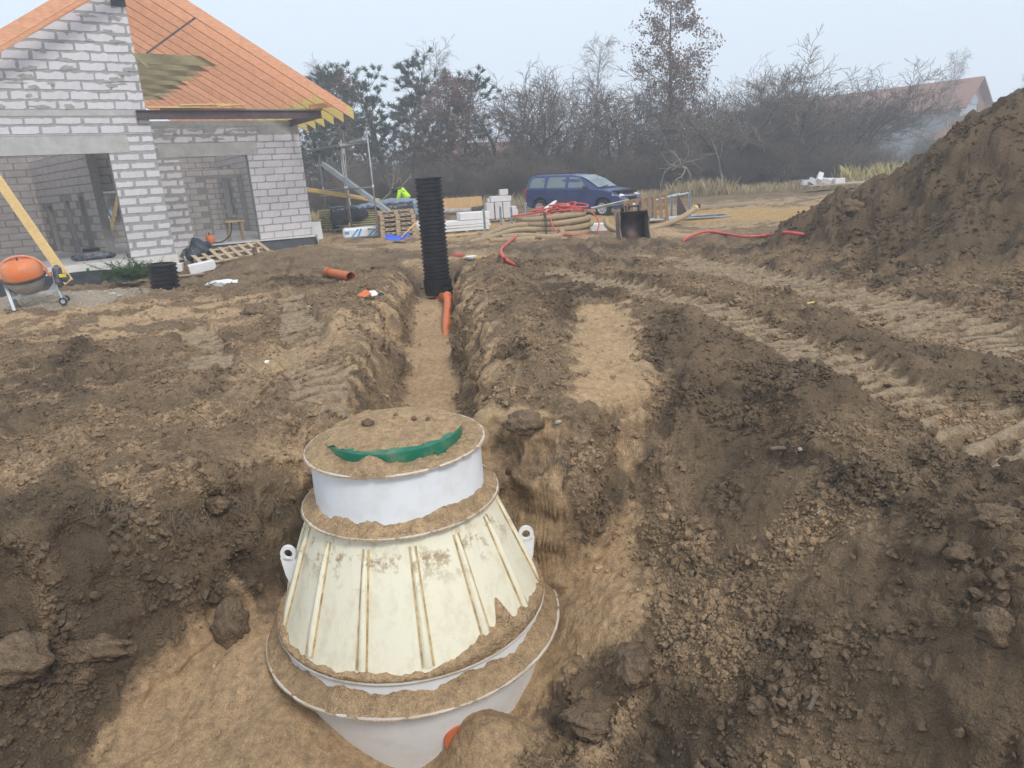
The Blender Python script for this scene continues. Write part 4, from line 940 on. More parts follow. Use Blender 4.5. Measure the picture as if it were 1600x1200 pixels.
# ---------------- concrete mixer
def mixer():
    L = gp(17, 484); Rr = gp(102, 474); o = (L + Rr) / 2; d = (Rr - L); d.z = 0; wid = d.length; rz = math.atan2(d.y, d.x)
    t = empty('concrete_mixer', (o.x, o.y, min(L.z, Rr.z)), rz, 'orange concrete mixer with a cement-crusted drum by the house', 'concrete mixer'); k = wid / 1.0
    s = 1.0 * k
    R = Matrix.Rotation(math.radians(14), 3, 'X') @ Matrix.Rotation(math.radians(-4), 3, 'Y'); c = (-.12 * s, 0, .66 * s)
    # drum: grey crusted bowl below, orange bell turned mouth-down behind; ring gear between
    MB().lathe([(0, -.36 * s), (.16 * s, -.35 * s), (.27 * s, -.28 * s), (.36 * s, -.12 * s), (.385 * s, -.02 * s), (.385 * s, .0)], 40, c, axis=R).build('lower_drum', M['cement'], t, True)
    MB().lathe([(.40 * s, -.03 * s), (.41 * s, -.015 * s), (.41 * s, .015 * s), (.385 * s, .03 * s), (.37 * s, .03 * s)], 48, c, axis=R).build('gear_ring', M['dark_steel'], t, True, auto=.5)
    MB().lathe([(.385 * s, .02 * s), (.39 * s, .08 * s), (.375 * s, .19 * s), (.335 * s, .28 * s), (.27 * s, .335 * s), (.20 * s, .355 * s), (.195 * s, .36 * s), (.15 * s, .362 * s), (.0, .37 * s)], 48, c, axis=R).build('upper_drum', M['mixer_orange'], t, True, auto=.7)
    MB().lathe([(.17 * s, .360 * s), (.175 * s, .371 * s), (.185 * s, .371 * s), (.19 * s, .355 * s)], 40, c, axis=R).build('drum_ring', M['mixer_orange'], t, True)
    MB().tube([R @ Vector((0, 0, z * s)) + Vector(c) for z in (.36, .43)], .02 * s, 10).build('drum_bolt', M['dark_steel'], t, True)
    # carrying yoke over the drum
    yk = [Vector(c) + Vector((-.435 * s, 0, -.06 * s))]
    for i in range(13):
        a_ = math.pi - math.pi * i / 12; yk.append(Vector(c) + Vector((.435 * s * math.cos(a_), -.02 * s, .06 * s + .37 * s * math.sin(a_))))
    yk.append(Vector(c) + Vector((.46 * s, 0, -.02 * s)))
    MB().tube(bez(yk, 3), .028 * s, 10).build('yoke', M['mixer_pink'], t, True)
    MB().box((-.47 * s, 0, .62 * s), (.06 * s, .10 * s, .12 * s)).build('bearing', M['mixer_pink'], t, bevel=.008)
    MB().box((.36 * s, 0, .66 * s), (.06 * s, .09 * s, .10 * s)).build('bearing', M['mixer_pink'], t, bevel=.008)
    # motor housing with sticker
    mh = MB(); mh.box((.50 * s, -.02, .63 * s), (.16 * s, .30 * s, .42 * s)); m_o = mh.build('motor_housing', M['motor'], t, bevel=.05)
    MB().box((.62 * s, -.05, .56 * s), (.16 * s, .26 * s, .20 * s)).build('motor_cover', M['motor'], m_o, bevel=.05)
    MB().box((.60 * s, -.187 * s - .01, .62 * s), (.13 * s, .012, .075 * s)).build('sticker', M['sticker_yellow'], m_o)
    # frame legs
    for y0 in (-.02, .30):
        MB().bar((-.49 * s, .0, .60 * s), (-.40 * s, (y0 * 1.6 - .22) * s, .0), .055 * s, .05 * s).build('leg', M['galv'] if y0 < 0 else M['alu'], t)
    MB().bar((.42 * s, 0, .62 * s), (.42 * s, -.04, .30 * s), .055 * s, .05 * s).build('leg', M['alu'], t)
    for y0 in (-.2, .18):
        MB().bar((.42 * s, -.02, .32 * s), (.50 * s, y0 * s, .08 * s), .045 * s, .045 * s).build('leg', M['galv'], t)
    MB().bar((-.46 * s, -.03, .24 * s), (.43 * s, -.03, .32 * s), .06 * s, .055 * s).build('cross_bar', M['galv'], t)
    MB().prism([(-.45 * s, .26 * s), (-.28 * s, .27 * s), (-.45 * s, .42 * s)], -.05, -.03).build('gusset', M['alu'], t)
    MB().prism([(.41 * s, .34 * s), (.25 * s, .32 * s), (.41 * s, .50 * s)], -.05, -.03).build('gusset', M['alu'], t)
    for y0 in (-.24, .20):
        wh = MB(); ax = Matrix.Rotation(math.pi / 2, 3, 'X'); wh.lathe([(.045 * s, -.02), (.075 * s, -.03), (.082 * s, 0), (.075 * s, .03), (.045 * s, .02)], 24, (.50 * s, y0 * s, .082 * s), axis=ax); w_o = wh.build('wheel', M['rubber'], t, True)
        r_ = MB(); r_.lathe([(0, -.015), (.05 * s, -.02), (.05 * s, .02), (0, .015)], 20, (.50 * s, y0 * s, .082 * s), axis=ax); r_.build('rim', M['galv'], w_o, True, auto=.5)
    MB().tube([(.50 * s, -.24 * s, .082 * s), (.50 * s, .20 * s, .082 * s)], .014, 8).build('axle', M['alu'], t, True)
mixer()
# leaning plank
a = on_ray(108, 441, 14.6); b = Vector(atY(-12, 268, 15.3)); pl = MB().bar(a, b, .19, .05, (0, 1, 0)); pl.bb = None
tag(pl.build('leaning_plank', M['yellow_wood']), 'long fresh yellow plank leaning behind the concrete mixer', 'plank')

# ---------------- along the house base
def sheet(name, pts_top, pts_bot, m, label, cat, amp=.03, n=40, rows=8, seed=0):
    A = bez(pts_top, 10); B = bez(pts_bot, 10); k = min(len(A), len(B)); V = []
    nrm = (A[-1] - A[0]).cross(Vector((0, 0, 1))).normalized()
    arr = np.arange(k) * .25
    for j in range(rows + 1):
        t = j / rows; w = fbm(arr + seed, np.full(k, t * 1.7), seed, 3) * amp * (1 - t * .3) * (.2 + t)
        for i in range(k): V.append(A[i].lerp(B[i], t) + nrm * float(w[i]))
    Fs = [(j * k + i, j * k + i + 1, (j + 1) * k + i + 1, (j + 1) * k + i) for j in range(rows) for i in range(k - 1)]
    o = mesh_obj(name, V, Fs, m, None, True); sm = o.modifiers.new('thick', 'SOLIDIFY'); sm.thickness = .006; return tag(o, label, cat)
hp = lambda u, w, z: HO + Vector((math.sin(HA), math.cos(HA), 0)) * u + Vector((-math.cos(HA), math.sin(HA), 0)) * w + Vector((0, 0, z))
def dn(u, w, dz=-.06):
    p = hp(u, w, 0); p.z = gz(p.x, p.y) + dz; return p
sheet('membrane_sheet', [hp(-4.8, -.16, -.02), hp(-3.4, -.17, .03), hp(-2.2, -.17, .05), hp(-1.2, -.19, -.02), hp(-.4, -.22, -.1)], [dn(-4.8, -.8), dn(-3.4, -.9), dn(-2.2, -.9), dn(-1.2, -.8), dn(-.4, -.7)], M['membrane'], 'black foundation membrane hanging below the white plinth behind the mixer', 'membrane', seed=3)
sheet('membrane_sheet', [hp(.06, -.10, .16), hp(.25, .5, .22), hp(.7, 2.1, .23), hp(1.6, 2.25, .22), hp(3.2, 2.25, .2), hp(4.9, 2.25, .17)], [dn(.2, -.5), dn(.6, .2), dn(1.0, 1.7), dn(1.7, 1.95), dn(3.2, 1.95), dn(4.9, 2.0)], M['membrane'], 'black foundation membrane along the base of the porch wall', 'membrane', seed=8)
for px, py, lb in ((137, 421, 'green fixing disc on the membrane near the mixer'), (408, 386, 'green fixing disc on the membrane below the porch wall')):
    p = gp(px, py + 10); g = Vector(at(px, py, .10)); 
    d = (Vector(CP) - g).normalized(); put('fixing_disc', MB().lathe([(0, .01), (.035, .008), (.04, 0)], 14), M['green'], g + d * .25, 0, lb, 'fixing disc', rot=d.to_track_quat('Z', 'Y').to_euler(), smooth=True)
# juniper sprig
def sprig():
    c = on_ray(212, 438, 15.4); rr = random.Random(5); mb = MB()
    for i in range(150):
        a_ = rr.uniform(0, 6.28); L = rr.uniform(.25, .75); p = Vector((rr.gauss(0, .25), rr.gauss(0, .15), rr.uniform(0, .12)))
        d = Vector((math.cos(a_) * 1.0, math.sin(a_) * .7, rr.uniform(.1, .75))).normalized(); e = p + d * L; mb.tube([p, p.lerp(e, .6) + Vector((0, 0, .03)), e], [.006, .005, .002], 3, False)
        for j in range(16):
            q_ = p.lerp(e, .25 + .75 * j / 16); sd_ = d.cross(Vector((rr.uniform(-1, 1), rr.uniform(-1, 1), rr.uniform(-1, 1)))).normalized(); f = q_ + (d * .6 + sd_) * rr.uniform(.05, .1); w_ = d.cross(sd_) * .008
            mb.add([q_ - w_, q_ + w_, f], [(0, 1, 2)])
    put('evergreen_sprig', mb, M['pine_green'], c, 0, 'cut green juniper branch lying against the black membrane', 'evergreen branch')
sprig()
def block_at(px, py, size, rz, name, m, label, cat, up=0, tilt=(0, 0), group=None, bev=.008):
    g = gp(px, py); return put(name, MB().box((0, 0, size[2] / 2), size), m, (g.x, g.y, g.z + up), rot=(tilt[0], tilt[1], rz), label=label, cat=cat, group=group, bevel=bev)
block_at(318, 424, (.62, .28, .22), .5, 'foam_block', M['white_foam'], 'larger white foam block lying below the black bag heap', 'foam block', tilt=(.05, -.12))
block_at(306, 412, (.5, .2, .12), .45, 'foam_block', M['white_foam'], 'thin white foam offcut resting behind the larger foam block', 'foam block', up=.12)
block_at(283, 424, (.16, .2, .22), .2, 'foam_block', M['white_foam'], 'small white foam piece behind the short black pipe', 'foam block')
block_at(293, 434, (.75, .10, .03), .45, 'board_offcut', M['wood_grey'], 'grey board offcut lying beside the short black pipe', 'board', up=.03)
block_at(235, 441, (.5, .08, .04), .5, 'board_offcut', M['yellow_wood'], 'small yellow board offcut under the juniper branch', 'board', up=.02)
def rag_heap(px, py, r, m, name, label, cat, seed, flat=(1, 1, .6), up=0, Y=None):
    c = clod_mesh(name, seed, r, 4, m, flat); COL.objects.link(c); g = gp(px, py) if Y is None else on_ray(px, py, Y); c.location = (g.x, g.y, g.z + up); return tag(c, label, cat)
rag_heap(311, 395, .36, M['tarp'], 'black_bag', 'crumpled black plastic bag against the house corner', 'plastic bag', 91, (1.1, 1, .9), Y=18.7)
rag_heap(330, 402, .22, M['tarp'], 'black_bag', 'smaller crumpled black plastic bundle beside the pallet', 'plastic bag', 92, (1.3, 1, .9), Y=18.9)
rag_heap(352, 441, .17, M['white_foam'], 'rubble_bag', 'dirty grey-white crumpled wrapping on the soil below the porch', 'wrapping', 93, (1.6, 1, .5))
rag_heap(340, 444, .10, M['cement'], 'rubble_lump', 'light grey lump of rubble beside the crumpled wrapping', 'rubble', 94)
for i, (px, py, r) in enumerate([(175, 459, .07), (78, 461, .06), (100, 470, .035), (186, 462, .04)]):
    rag_heap(px, py, r * .8, M['concrete'], 'pale_stone', ['palest flat stone in the grey sand near the short black pipe', 'white stone under the mixer frame', 'small white stone beside the mixer wheel', 'small pale stone beside the palest flat one'][i], 'stone', 95 + i, (1.3, 1, .5))
def pallet(loc, rot, m, label, slats=7, L=1.2, Wd=.8, group=None, decks=1):
    t = empty('pallet', loc, label=label, cat='pallet', group=group, rot=rot)
    for i in range(slats):
        MB().box((-L / 2 + .05 + (L - .1) * i / (slats - 1), 0, .132), (.10, Wd, .022)).build('slat', m, t)
    for y in (-Wd / 2 + .05, 0, Wd / 2 - .05):
        MB().box((0, y, .11), (L, .10, .022)).build('stringer_board', m, t)
        MB().box((0, y, .011), (L, .10, .022)).build('bottom_board', m, t)
        for x in (-L / 2 + .07, 0, L / 2 - .07): MB().box((x, y, .0605), (.14, .10, .077)).build('spacer_block', m, t)
    return t
g = gp(362, 404); pallet((g.x, g.y, g.z + .05), (math.radians(18), math.radians(-3), math.radians(40)), M['pallet'], 'light pallet lying tilted against the membrane of the porch', slats=8, L=1.9, Wd=.85)
block_at(399, 398, (.12, .12, .22), .3, 'clay_pot', M['rust'], 'brown lump of clay standing by the pallet end', 'clay lump', bev=.03)
# table-like trestle with hoses, and an orange bucket, in the porch doorway
t = empty('trestle', hp(2.55, 3.3, FL), math.pi / 2 - HA, 'small pale trestle standing inside the porch doorway', 'trestle')
MB().box((0, 0, .62), (.62, .4, .04)).build('top', M['yellow_wood'], t)
for sx in (-.24, .24):
    for sy in (-.15, .15): MB().bar((sx * .8, sy, .6), (sx, sy, 0), .05, .05).build('leg', M['pallet'], t)
tag(MB().tube(bez([hp(2.4, 3.0, .85), hp(2.3, 2.95, .5), hp(2.0, 2.9, .28), hp(1.7, 2.8, .3), hp(1.6, 2.9, .6)], 6), .02, 6).build('black_hose', M['rubber'], None, True), 'thin black hose hanging from the trestle in the doorway', 'hose')
put('bucket', MB().lathe([(.0, 0), (.11, 0), (.15, .28), (.14, .28), (.10, .02)], 20), M['mixer_orange'], hp(1.55, 2.55, FL), 0, 'small orange-red bucket on the porch threshold', 'bucket', smooth=True)
rag_o = clod_mesh('tool_heap', 120, .28, 3, M['motor'], (2.4, .8, .5)); COL.objects.link(rag_o); rag_o.location = hp(-1.9, 1.0, FL + .08); rag_o.rotation_euler = (0, 0, math.pi / 2 - HA); tag(rag_o, 'dark tangle of tools and cables on the floor of the left room', 'tool heap')
put('tool_case', MB().box((0, 0, .13), (.42, .28, .26)), M['rubber'], hp(-1.85, 1.9, FL), math.pi / 2 - HA, 'black tool case on the floor of the left room', 'tool case', bevel=.02)

# ---------------- scaffold, timber stack, pallets behind the house corner
def scaffold():
    A = gp(548, 366); B = gp(592, 372); u = Vector((math.sin(HA), math.cos(HA), 0)); w = Vector((-math.cos(HA), math.sin(HA), 0))
    t = empty('scaffold', A, label='grey tubular scaffold with a deck beside the house corner', cat='scaffold')
    Ls = 2.5; top = 3.12; A0 = Vector((0, 0, 0)); B0 = Vector((B.x - A.x, B.y - A.y, 0)); ww = w * Ls
    corners = [A0, B0, A0 + ww * .85, B0 + ww * .85]
    for i, c in enumerate(corners):
        zb = gz(A.x + c.x, A.y + c.y) - A.z; p = MB(); p.tube([c + Vector((0, 0, zb)), c + Vector((0, 0, top + (.35 if i in (1,) else .12)))], .027, 8); po = p.build('pole', M['alu'], t, True)
        if i == 0: MB().tube([c + Vector((0, 0, zb + .02)), c + Vector((0, 0, zb + .42))], .032, 8).build('pole_sleeve', M['sticker_yellow'], po, True)
        MB().tube([c + Vector((0, 0, zb + 1.55)), c + Vector((0, 0, zb + 1.70))], .036, 8).build('coupler', M['galv'], po, True)
    for z in (.28, 1.62, top - .1):
        MB().tube([A0 + Vector((0, 0, z)), B0 + Vector((0, 0, z))], .022, 6).build('ledger', M['alu'], t, True)
        for c in (A0, B0): MB().tube([c + Vector((0, 0, z)), c + ww + Vector((0, 0, z))], .022, 6).build('rail', M['alu'], t, True)
    MB().tube([A0 + Vector((0, 0, 1.42)), A0 + ww + Vector((0, 0, 1.42))], .018, 6).build('rail', M['galv'], t, True)
    d = MB(); d.bar(B0 * .16 + Vector((0, 0, top)), B0 * .16 + ww * 1.5 + Vector((0, 0, top)), .32, .07); d.build('deck', M['alu'], t)
    d = MB(); d.bar(B0 * .5 + Vector((0, 0, top)) + w * .1, B0 * .98 + Vector((0, 0, top)) + w * .1, .20, .09); d.build('deck', M['galv'], t)
    # inclined gangway
    p = on_ray(503, 256, 25.6); q = on_ray(611, 334, 24.6)
    sg = empty('gangway', q, label='inclined steel gangway leading down from the scaffold to the pallets', cat='gangway')
    P = p - q; off = (u * .3 + w * .55)
    MB().bar(Vector((0, 0, 0)), P, .06, .16).build('stringer', M['galv'], sg); MB().bar(off, P + off, .06, .16).build('stringer', M['alu'], sg)
    for i in range(11):
        c = P * (i + .5) / 11; MB().bar(c, c + off, .20, .03).build('step', M['alu'], sg)
scaffold()
def timber_stack():
    A = gp(497, 366); base = Vector((A.x, A.y, A.z)); u = Vector((math.sin(math.radians(70)), math.cos(math.radians(70)), 0)); base = gp(505, 357)
    base = on_ray(505, 356, 27.5); base.z = gz(base.x, base.y); L = 3.5
    t = empty('timber_stack', base, math.radians(14), 'stack of greenish sawn boards half covered by black tarps', 'timber stack')
    for i in range(9):
        for j in range(4):
            o = MB().box((L / 2 + rnd.uniform(-.12, .12), j * .21, .12 + i * .085), (L, .19, .055)).build('board', M['olive'], t)
    for x in (.4, 1.7, 3.0): MB().box((x, .3, .04), (.1, .9, .08)).build('bearer', M['wood_grey'], t)
    def drape(nm, x0, x1, bot0, bot1, m, lb, seed):
        V = []; n = 16; prof = [(.95, .30), (.9, .86), (.3, .93), (-.16, .90)]
        for i in range(n + 1):
            s = i / n; x = x0 + (x1 - x0) * s; zb = bot0 + (bot1 - bot0) * s; col = prof + [(-.20 - .05 * math.sin(s * 9 + seed), .90 - (.90 - zb) * f) for f in (.2, .45, .7, 1)]
            for k, (y, z) in enumerate(col): V.append((x + .03 * math.sin(k * 2 + seed), y + .03 * math.sin(i * 1.9 + k + seed), z + .02 * math.sin(i * 1.3 + seed + k)))
        k = 8; Fs = [(i * k + j, i * k + j + 1, (i + 1) * k + j + 1, (i + 1) * k + j) for i in range(n) for j in range(k - 1)]
        o = mesh_obj(nm, V, Fs, m, None, True); o.location = base; o.rotation_euler = (0, 0, math.radians(14)); o.modifiers.new('t', 'SOLIDIFY').thickness = .008; tag(o, lb, 'tarp')
    drape('tarp', .35, 1.75, .08, .5, M['tarp'], 'black tarp hanging over the left part of the timber stack', 1)
    drape('tarp', 2.15, 3.55, .10, .02, M['tarp'], 'black tarp hanging over the right part of the timber stack', 4)
    drape('tarp', 1.3, 2.4, .78, .80, M['tarp_blue'], 'grey-blue tarp lying on top in the middle of the timber stack', 7)
timber_stack()
# second covered pile behind, person bending over it
b2_ = on_ray(652, 335, 31.0); b2_.z = gz(b2_.x, b2_.y)
t2 = clod_mesh('covered_pile', 150, 1.0, 4, M['tarp_blue'], (2.3, .7, .62)); COL.objects.link(t2); t2.location = (b2_.x - 1.0, b2_.y + .3, b2_.z + .35); t2.rotation_euler = (0, 0, .15); tag(t2, 'long pile covered by a grey-blue tarp behind the pallets', 'covered pile')
def person():
    o = on_ray(640, 340, 33.0); o.z = gz(o.x, o.y)
    p = empty('person', o, 0, 'person in a hi-vis yellow jacket bending over behind the covered pile', 'person')
    bm = bmesh.new(); J = [(0, 0, .95), (-.12, 0, 1.22), (-.30, 0, 1.36), (-.42, 0, 1.36), (-.52, 0, 1.32), (.0, .11, .9), (.02, .13, .5), (.05, .13, .05), (-.1, .13, .03), (.0, -.11, .9), (-.02, -.13, .5), (.03, -.13, .05), (-.12, -.13, .03),
        (-.30, .19, 1.32), (-.38, .24, 1.05), (-.52, .2, .86), (-.58, .19, .8), (-.30, -.19, 1.32), (-.38, -.24, 1.05), (-.52, -.2, .86), (-.58, -.19, .8)]
    R = [.16, .17, .18, .07, .105, .10, .075, .05, .04, .10, .075, .05, .04, .07, .05, .04, .045, .07, .05, .04, .045]
    E = [(0, 1), (1, 2), (2, 3), (3, 4), (0, 5), (5, 6), (6, 7), (7, 8), (0, 9), (9, 10), (10, 11), (11, 12), (2, 13), (13, 14), (14, 15), (15, 16), (2, 17), (17, 18), (18, 19), (19, 20)]
    def skin(nm, idx, grow, m):
        me = bpy.data.meshes.new(nm); mp = {k: i for i, k in enumerate(idx)}; ed = [(mp[a], mp[b]) for a, b in E if a in mp and b in mp]
        me.from_pydata([J[k] for k in idx], ed, []); ob = bpy.data.objects.new(nm, me); COL.objects.link(ob); ob.parent = p
        sk = ob.modifiers.new('skin', 'SKIN'); ly = me.skin_vertices[0] if me.skin_vertices else None
        if ly is None:
            ob.modifiers.remove(sk); bpy.context.view_layer.objects.active = ob; sk = ob.modifiers.new('skin', 'SKIN')
            a = me.attributes.get('skin_vertices')
        if me.skin_vertices:
            for k in idx: me.skin_vertices[0].data[mp[k]].radius = (R[k] + grow, R[k] + grow)
            me.skin_vertices[0].data[0].use_root = True
        ss = ob.modifiers.new('sub', 'SUBSURF'); ss.levels = 2; ss.render_levels = 2; me.materials.append(m); return ob
    # the skin layer needs bmesh to exist on fresh meshes
    def skin2(nm, idx, grow, m):
        bm = bmesh.new(); ly = bm.verts.layers.skin.verify(); mp = {}
        for k in idx:
            v = bm.verts.new(J[k]); v[ly].radius = (R[k] + grow, R[k] + grow); mp[k] = v
        mp[idx[0]][ly].use_root = True
        for a, b in E:
            if a in mp and b in mp: bm.edges.new((mp[a], mp[b]))
        me = bpy.data.meshes.new(nm); bm.to_mesh(me); bm.free(); me.materials.append(m); ob = bpy.data.objects.new(nm, me); COL.objects.link(ob); ob.parent = p
        ob.modifiers.new('skin', 'SKIN'); ss = ob.modifiers.new('sub', 'SUBSURF'); ss.levels = 2; ss.render_levels = 2; return ob
    skin2('body', list(range(21)), 0, M['navy']); skin2('jacket', [1, 0, 2, 13, 14, 15, 17, 18, 19], .035, M['hivis'])
    hc = clod_mesh('cap', 7, .125, 3, M['navy'], (1, 1, .8)); COL.objects.link(hc); hc.parent = p; hc.location = (-.53, 0, 1.36)
person()
# pallets
pb = on_ray(621, 371, 24.2); pb.z = gz(pb.x, pb.y)
for i in range(6):
    pallet((pb.x + rnd.uniform(-.03, .03), pb.y + rnd.uniform(-.03, .03), pb.z + i * .146), (0, 0, math.radians(17) + rnd.uniform(-.04, .04)), M['pallet'],
           ['lowest', 'second lowest', 'third', 'fourth', 'fifth', 'topmost'][i] + ' pallet of the wooden pallet stack', group='stacked wooden pallets')
# blue-white insulation pack, shovel, panels
def wrap_pack():
    p = gp(566, 371); t = empty('insulation_pack', (p.x, p.y, p.z), .25, 'white insulation pack with blue stripes lying by the scaffold foot', 'insulation pack')
    MB().box((0, 0, .17), (1.25, .6, .34)).build('pack', M['white_foam'], t, bevel=.06)
    for x0, x1 in ((-.42, -.15), (-.2, -.05), (.12, .48), (.3, .6)):
        MB().prism([(x0, .02), (x0 + .07, .02), (x1 + .07, .31), (x1, .31)], -.304, -.3015).build('stripe', M['lightblue'], t)
    MB().box((-.5, -.302, .20), (.14, .004, .10)).build('stripe', M['lightblue'], t)
wrap_pack()
def shovel():
    b = gp(622, 379); h_ = on_ray(655, 343, 21.9); t = empty('snow_shovel', b, label='blue snow shovel with a pale wooden handle lying on the soil', cat='shovel')
    V = []
    for i in range(7):
        for j in range(5):
            x = -.36 + i * .12; y = -.2 + j * .1; V.append((x, y, .06 + .10 * (abs(x) / .36) ** 2 + .12 * (j / 4) ** 2))
    o = mesh_obj('blade', V, [(i * 5 + j, i * 5 + j + 1, (i + 1) * 5 + j + 1, (i + 1) * 5 + j) for i in range(6) for j in range(4)], M['blue'], t, True); o.modifiers.new('t', 'SOLIDIFY').thickness = .01
    MB().tube([Vector((.1, .0, .12)), Vector(h_ - b)], .024, 8).build('handle', M['yellow_wood'], t, True)
shovel()
block_at(498, 374, (.34, .05, .62), .6, 'white_board', M['white_foam'], 'white board standing upright beside the house corner', 'board', tilt=(-.1, 0))
block_at(485, 378, (.05, .05, .95), .6, 'green_lath', M['steel_brown'], 'thin dark lath standing against the house corner', 'lath', tilt=(0, -.06))
a = on_ray(470, 297, 26.5); b = on_ray(592, 316, 25.8)
for i in range(3):
    o = MB().bar(a + Vector((0, .12 * i, .045 * i)), b + Vector((0, .12 * i, .045 * i)), .12, .045); tag(o.build('fresh_plank', M['yellow_wood']), ['lowest of the three fresh planks sticking out behind the house', 'middle one of the three fresh planks sticking out behind the house', 'top one of the three fresh planks sticking out behind the house'][i], 'plank', 'fresh planks behind the house')
# ---------------- centre: plywood, panels, blocks, posts
pw = on_ray(724, 328, 28.5); pwz = gz(pw.x, pw.y)
o = MB().box((0, 0, .45), (1.55, .03, .62)); o = put('plywood_sheet', o, M['plywood'], (pw.x, pw.y, pwz + .2), rot=(-.2, 0, .05), label='light brown plywood sheet leaning upright behind the panel stack', cat='plywood')
o = put('plywood_sheet', MB().box((0, 0, .3), (1.2, .03, .42)), M['plywood'], (pw.x - .75, pw.y + .2, pwz + .2), rot=(-.25, 0, .05), label='smaller plywood sheet half hidden behind the larger one', cat='plywood')
a = on_ray(690, 330, 27.6); b = on_ray(737, 329, 27.6); c_ = on_ray(756, 326, 27.6)
cpz = empty('concrete_pipe', a, label='pale grey pipe with a dark sleeve lying in front of the plywood', cat='pipe')
MB().tube([Vector((-.5, 0, -.0)), b - a], .10, 14).build('pipe', M['cement'], cpz, True, auto=.8); MB().tube([b - a, c_ - a], .13, 14).build('sleeve', M['dark_steel'], cpz, True, auto=.8)
a = gp(735, 362); base = on_ray(728, 362, 24.5); base.z = gz(base.x, base.y)
for i, (lx, wd, hh, dx, z) in enumerate([(1.65, .9, .10, -.05, .06), (1.6, .9, .08, .02, .17), (1.55, .9, .14, .0, .26), (1.0, .8, .24, .28, .41)]):
    put('insulation_board', MB().box((0, 0, hh / 2), (lx, wd, hh)), M['white_foam'], (base.x + dx, base.y, base.z + z), .12 + .03 * i, ['lowest', 'second lowest', 'third', 'topmost and thickest'][i] + ' white board of the flat white board stack', 'insulation board', 'stacked white boards', bevel=.01)
for k in range(3): tag(put('bearer', MB().box((0, 0, .03), (.09, .95, .06)), M['pallet'], (base.x - .6 + .6 * k, base.y, base.z), .12), ['left', 'middle', 'right'][k] + ' wooden bearer under the flat white panel stack', 'bearer', 'bearers under the panel stack')
rag_heap(702, 356, .22, M['tarp_blue'], 'blue_bag', 'crumpled dark blue bag beside the black chamber pipe', 'bag', 140, (1.4, 1, .7), up=.1)
rag_heap(655, 357, .16, M['white_foam'], 'white_bag', 'small crumpled white bag left of the black chamber pipe', 'bag', 141, (1, 1, 1), up=.1)
block_at(715, 370, (1.3, .08, .05), .25, 'lath', M['yellow_wood'], 'pale lath lying on the soil right of the black chamber pipe', 'lath', up=.02)
bp_ = on_ray(783, 345, 27.2); bp_.z = gz(bp_.x, bp_.y)
pallet((bp_.x, bp_.y, bp_.z), (0, 0, .15), M['wood_grey'], 'pallet under the small pile of white blocks')
bl = 0
R_ = Matrix.Rotation(.15, 3, 'Z')
for i, (x, y, z, l, w, h_) in enumerate([(-.42, 0, 0, .3, .6, .6), (-.10, 0, 0, .3, .6, .6), (.22, 0, 0, .3, .6, .6), (.48, 0, 0, .2, .6, .42), (-.05, 0, .61, .66, .4, .22), (-.38, .05, .61, .22, .3, .14), (.32, 0, .61, .2, .4, .2), (.16, 0, .84, .33, .3, .22), (.58, .0, .0, .12, .5, .3)]):
    p = Vector(R_ @ Vector((x, y, z))) + bp_ + Vector((0, 0, .146))
    put('white_block', MB().box((0, 0, h_ / 2), (l - .012, w, h_ - .008)), M['block'], p, .15 + rnd.uniform(-.03, .03), ['left upright', 'middle upright', 'right upright', 'shorter right', 'long lying', 'small upper left', 'small upper right', 'topmost', 'narrow rightmost'][i] + ' white block of the pile on the pallet', 'block', 'white blocks piled on the pallet', bevel=.012)
def post(px, pyb, pyt, Y, label, wd=.07):
    b = on_ray(px, pyb, Y); tpt = on_ray(px, pyt, Y); h = tpt.z - b.z; t = empty('post', b, rnd.uniform(-.2, .2), label, 'post', 'galvanised upright posts')
    for s in (-1, 1): MB().box((s * wd / 2, 0, h / 2), (.008, wd, h)).build('flange', M['galv'], t)
    MB().box((0, wd / 2, h / 2), (wd, .008, h)).build('web', M['galv'], t); MB().box((0, 0, .006), (wd * 2, wd * 1.6, .012)).build('foot_plate', M['galv'], t)
for a in [(758, 363, 326, 23.5, 'galvanised post standing before the flat white panels'), (783, 352, 322, 24.5, 'galvanised post before the middle of the white block pile'), (800, 350, 323, 24.5, 'galvanised post before the right end of the white block pile'), (823, 346, 316, 25, 'galvanised post standing alone left of the blue car'),
          (978, 345, 309, 24.2, 'galvanised post behind the excavator bucket'), (1019, 346, 305, 23.8, 'tall galvanised post in the middle of the brown pallet'), (1049, 343, 306, 24.2, 'galvanised post right of the brown pallet'), (1077, 331, 300, 25.5, 'rightmost galvanised post above the hose end')]:
    post(*a)
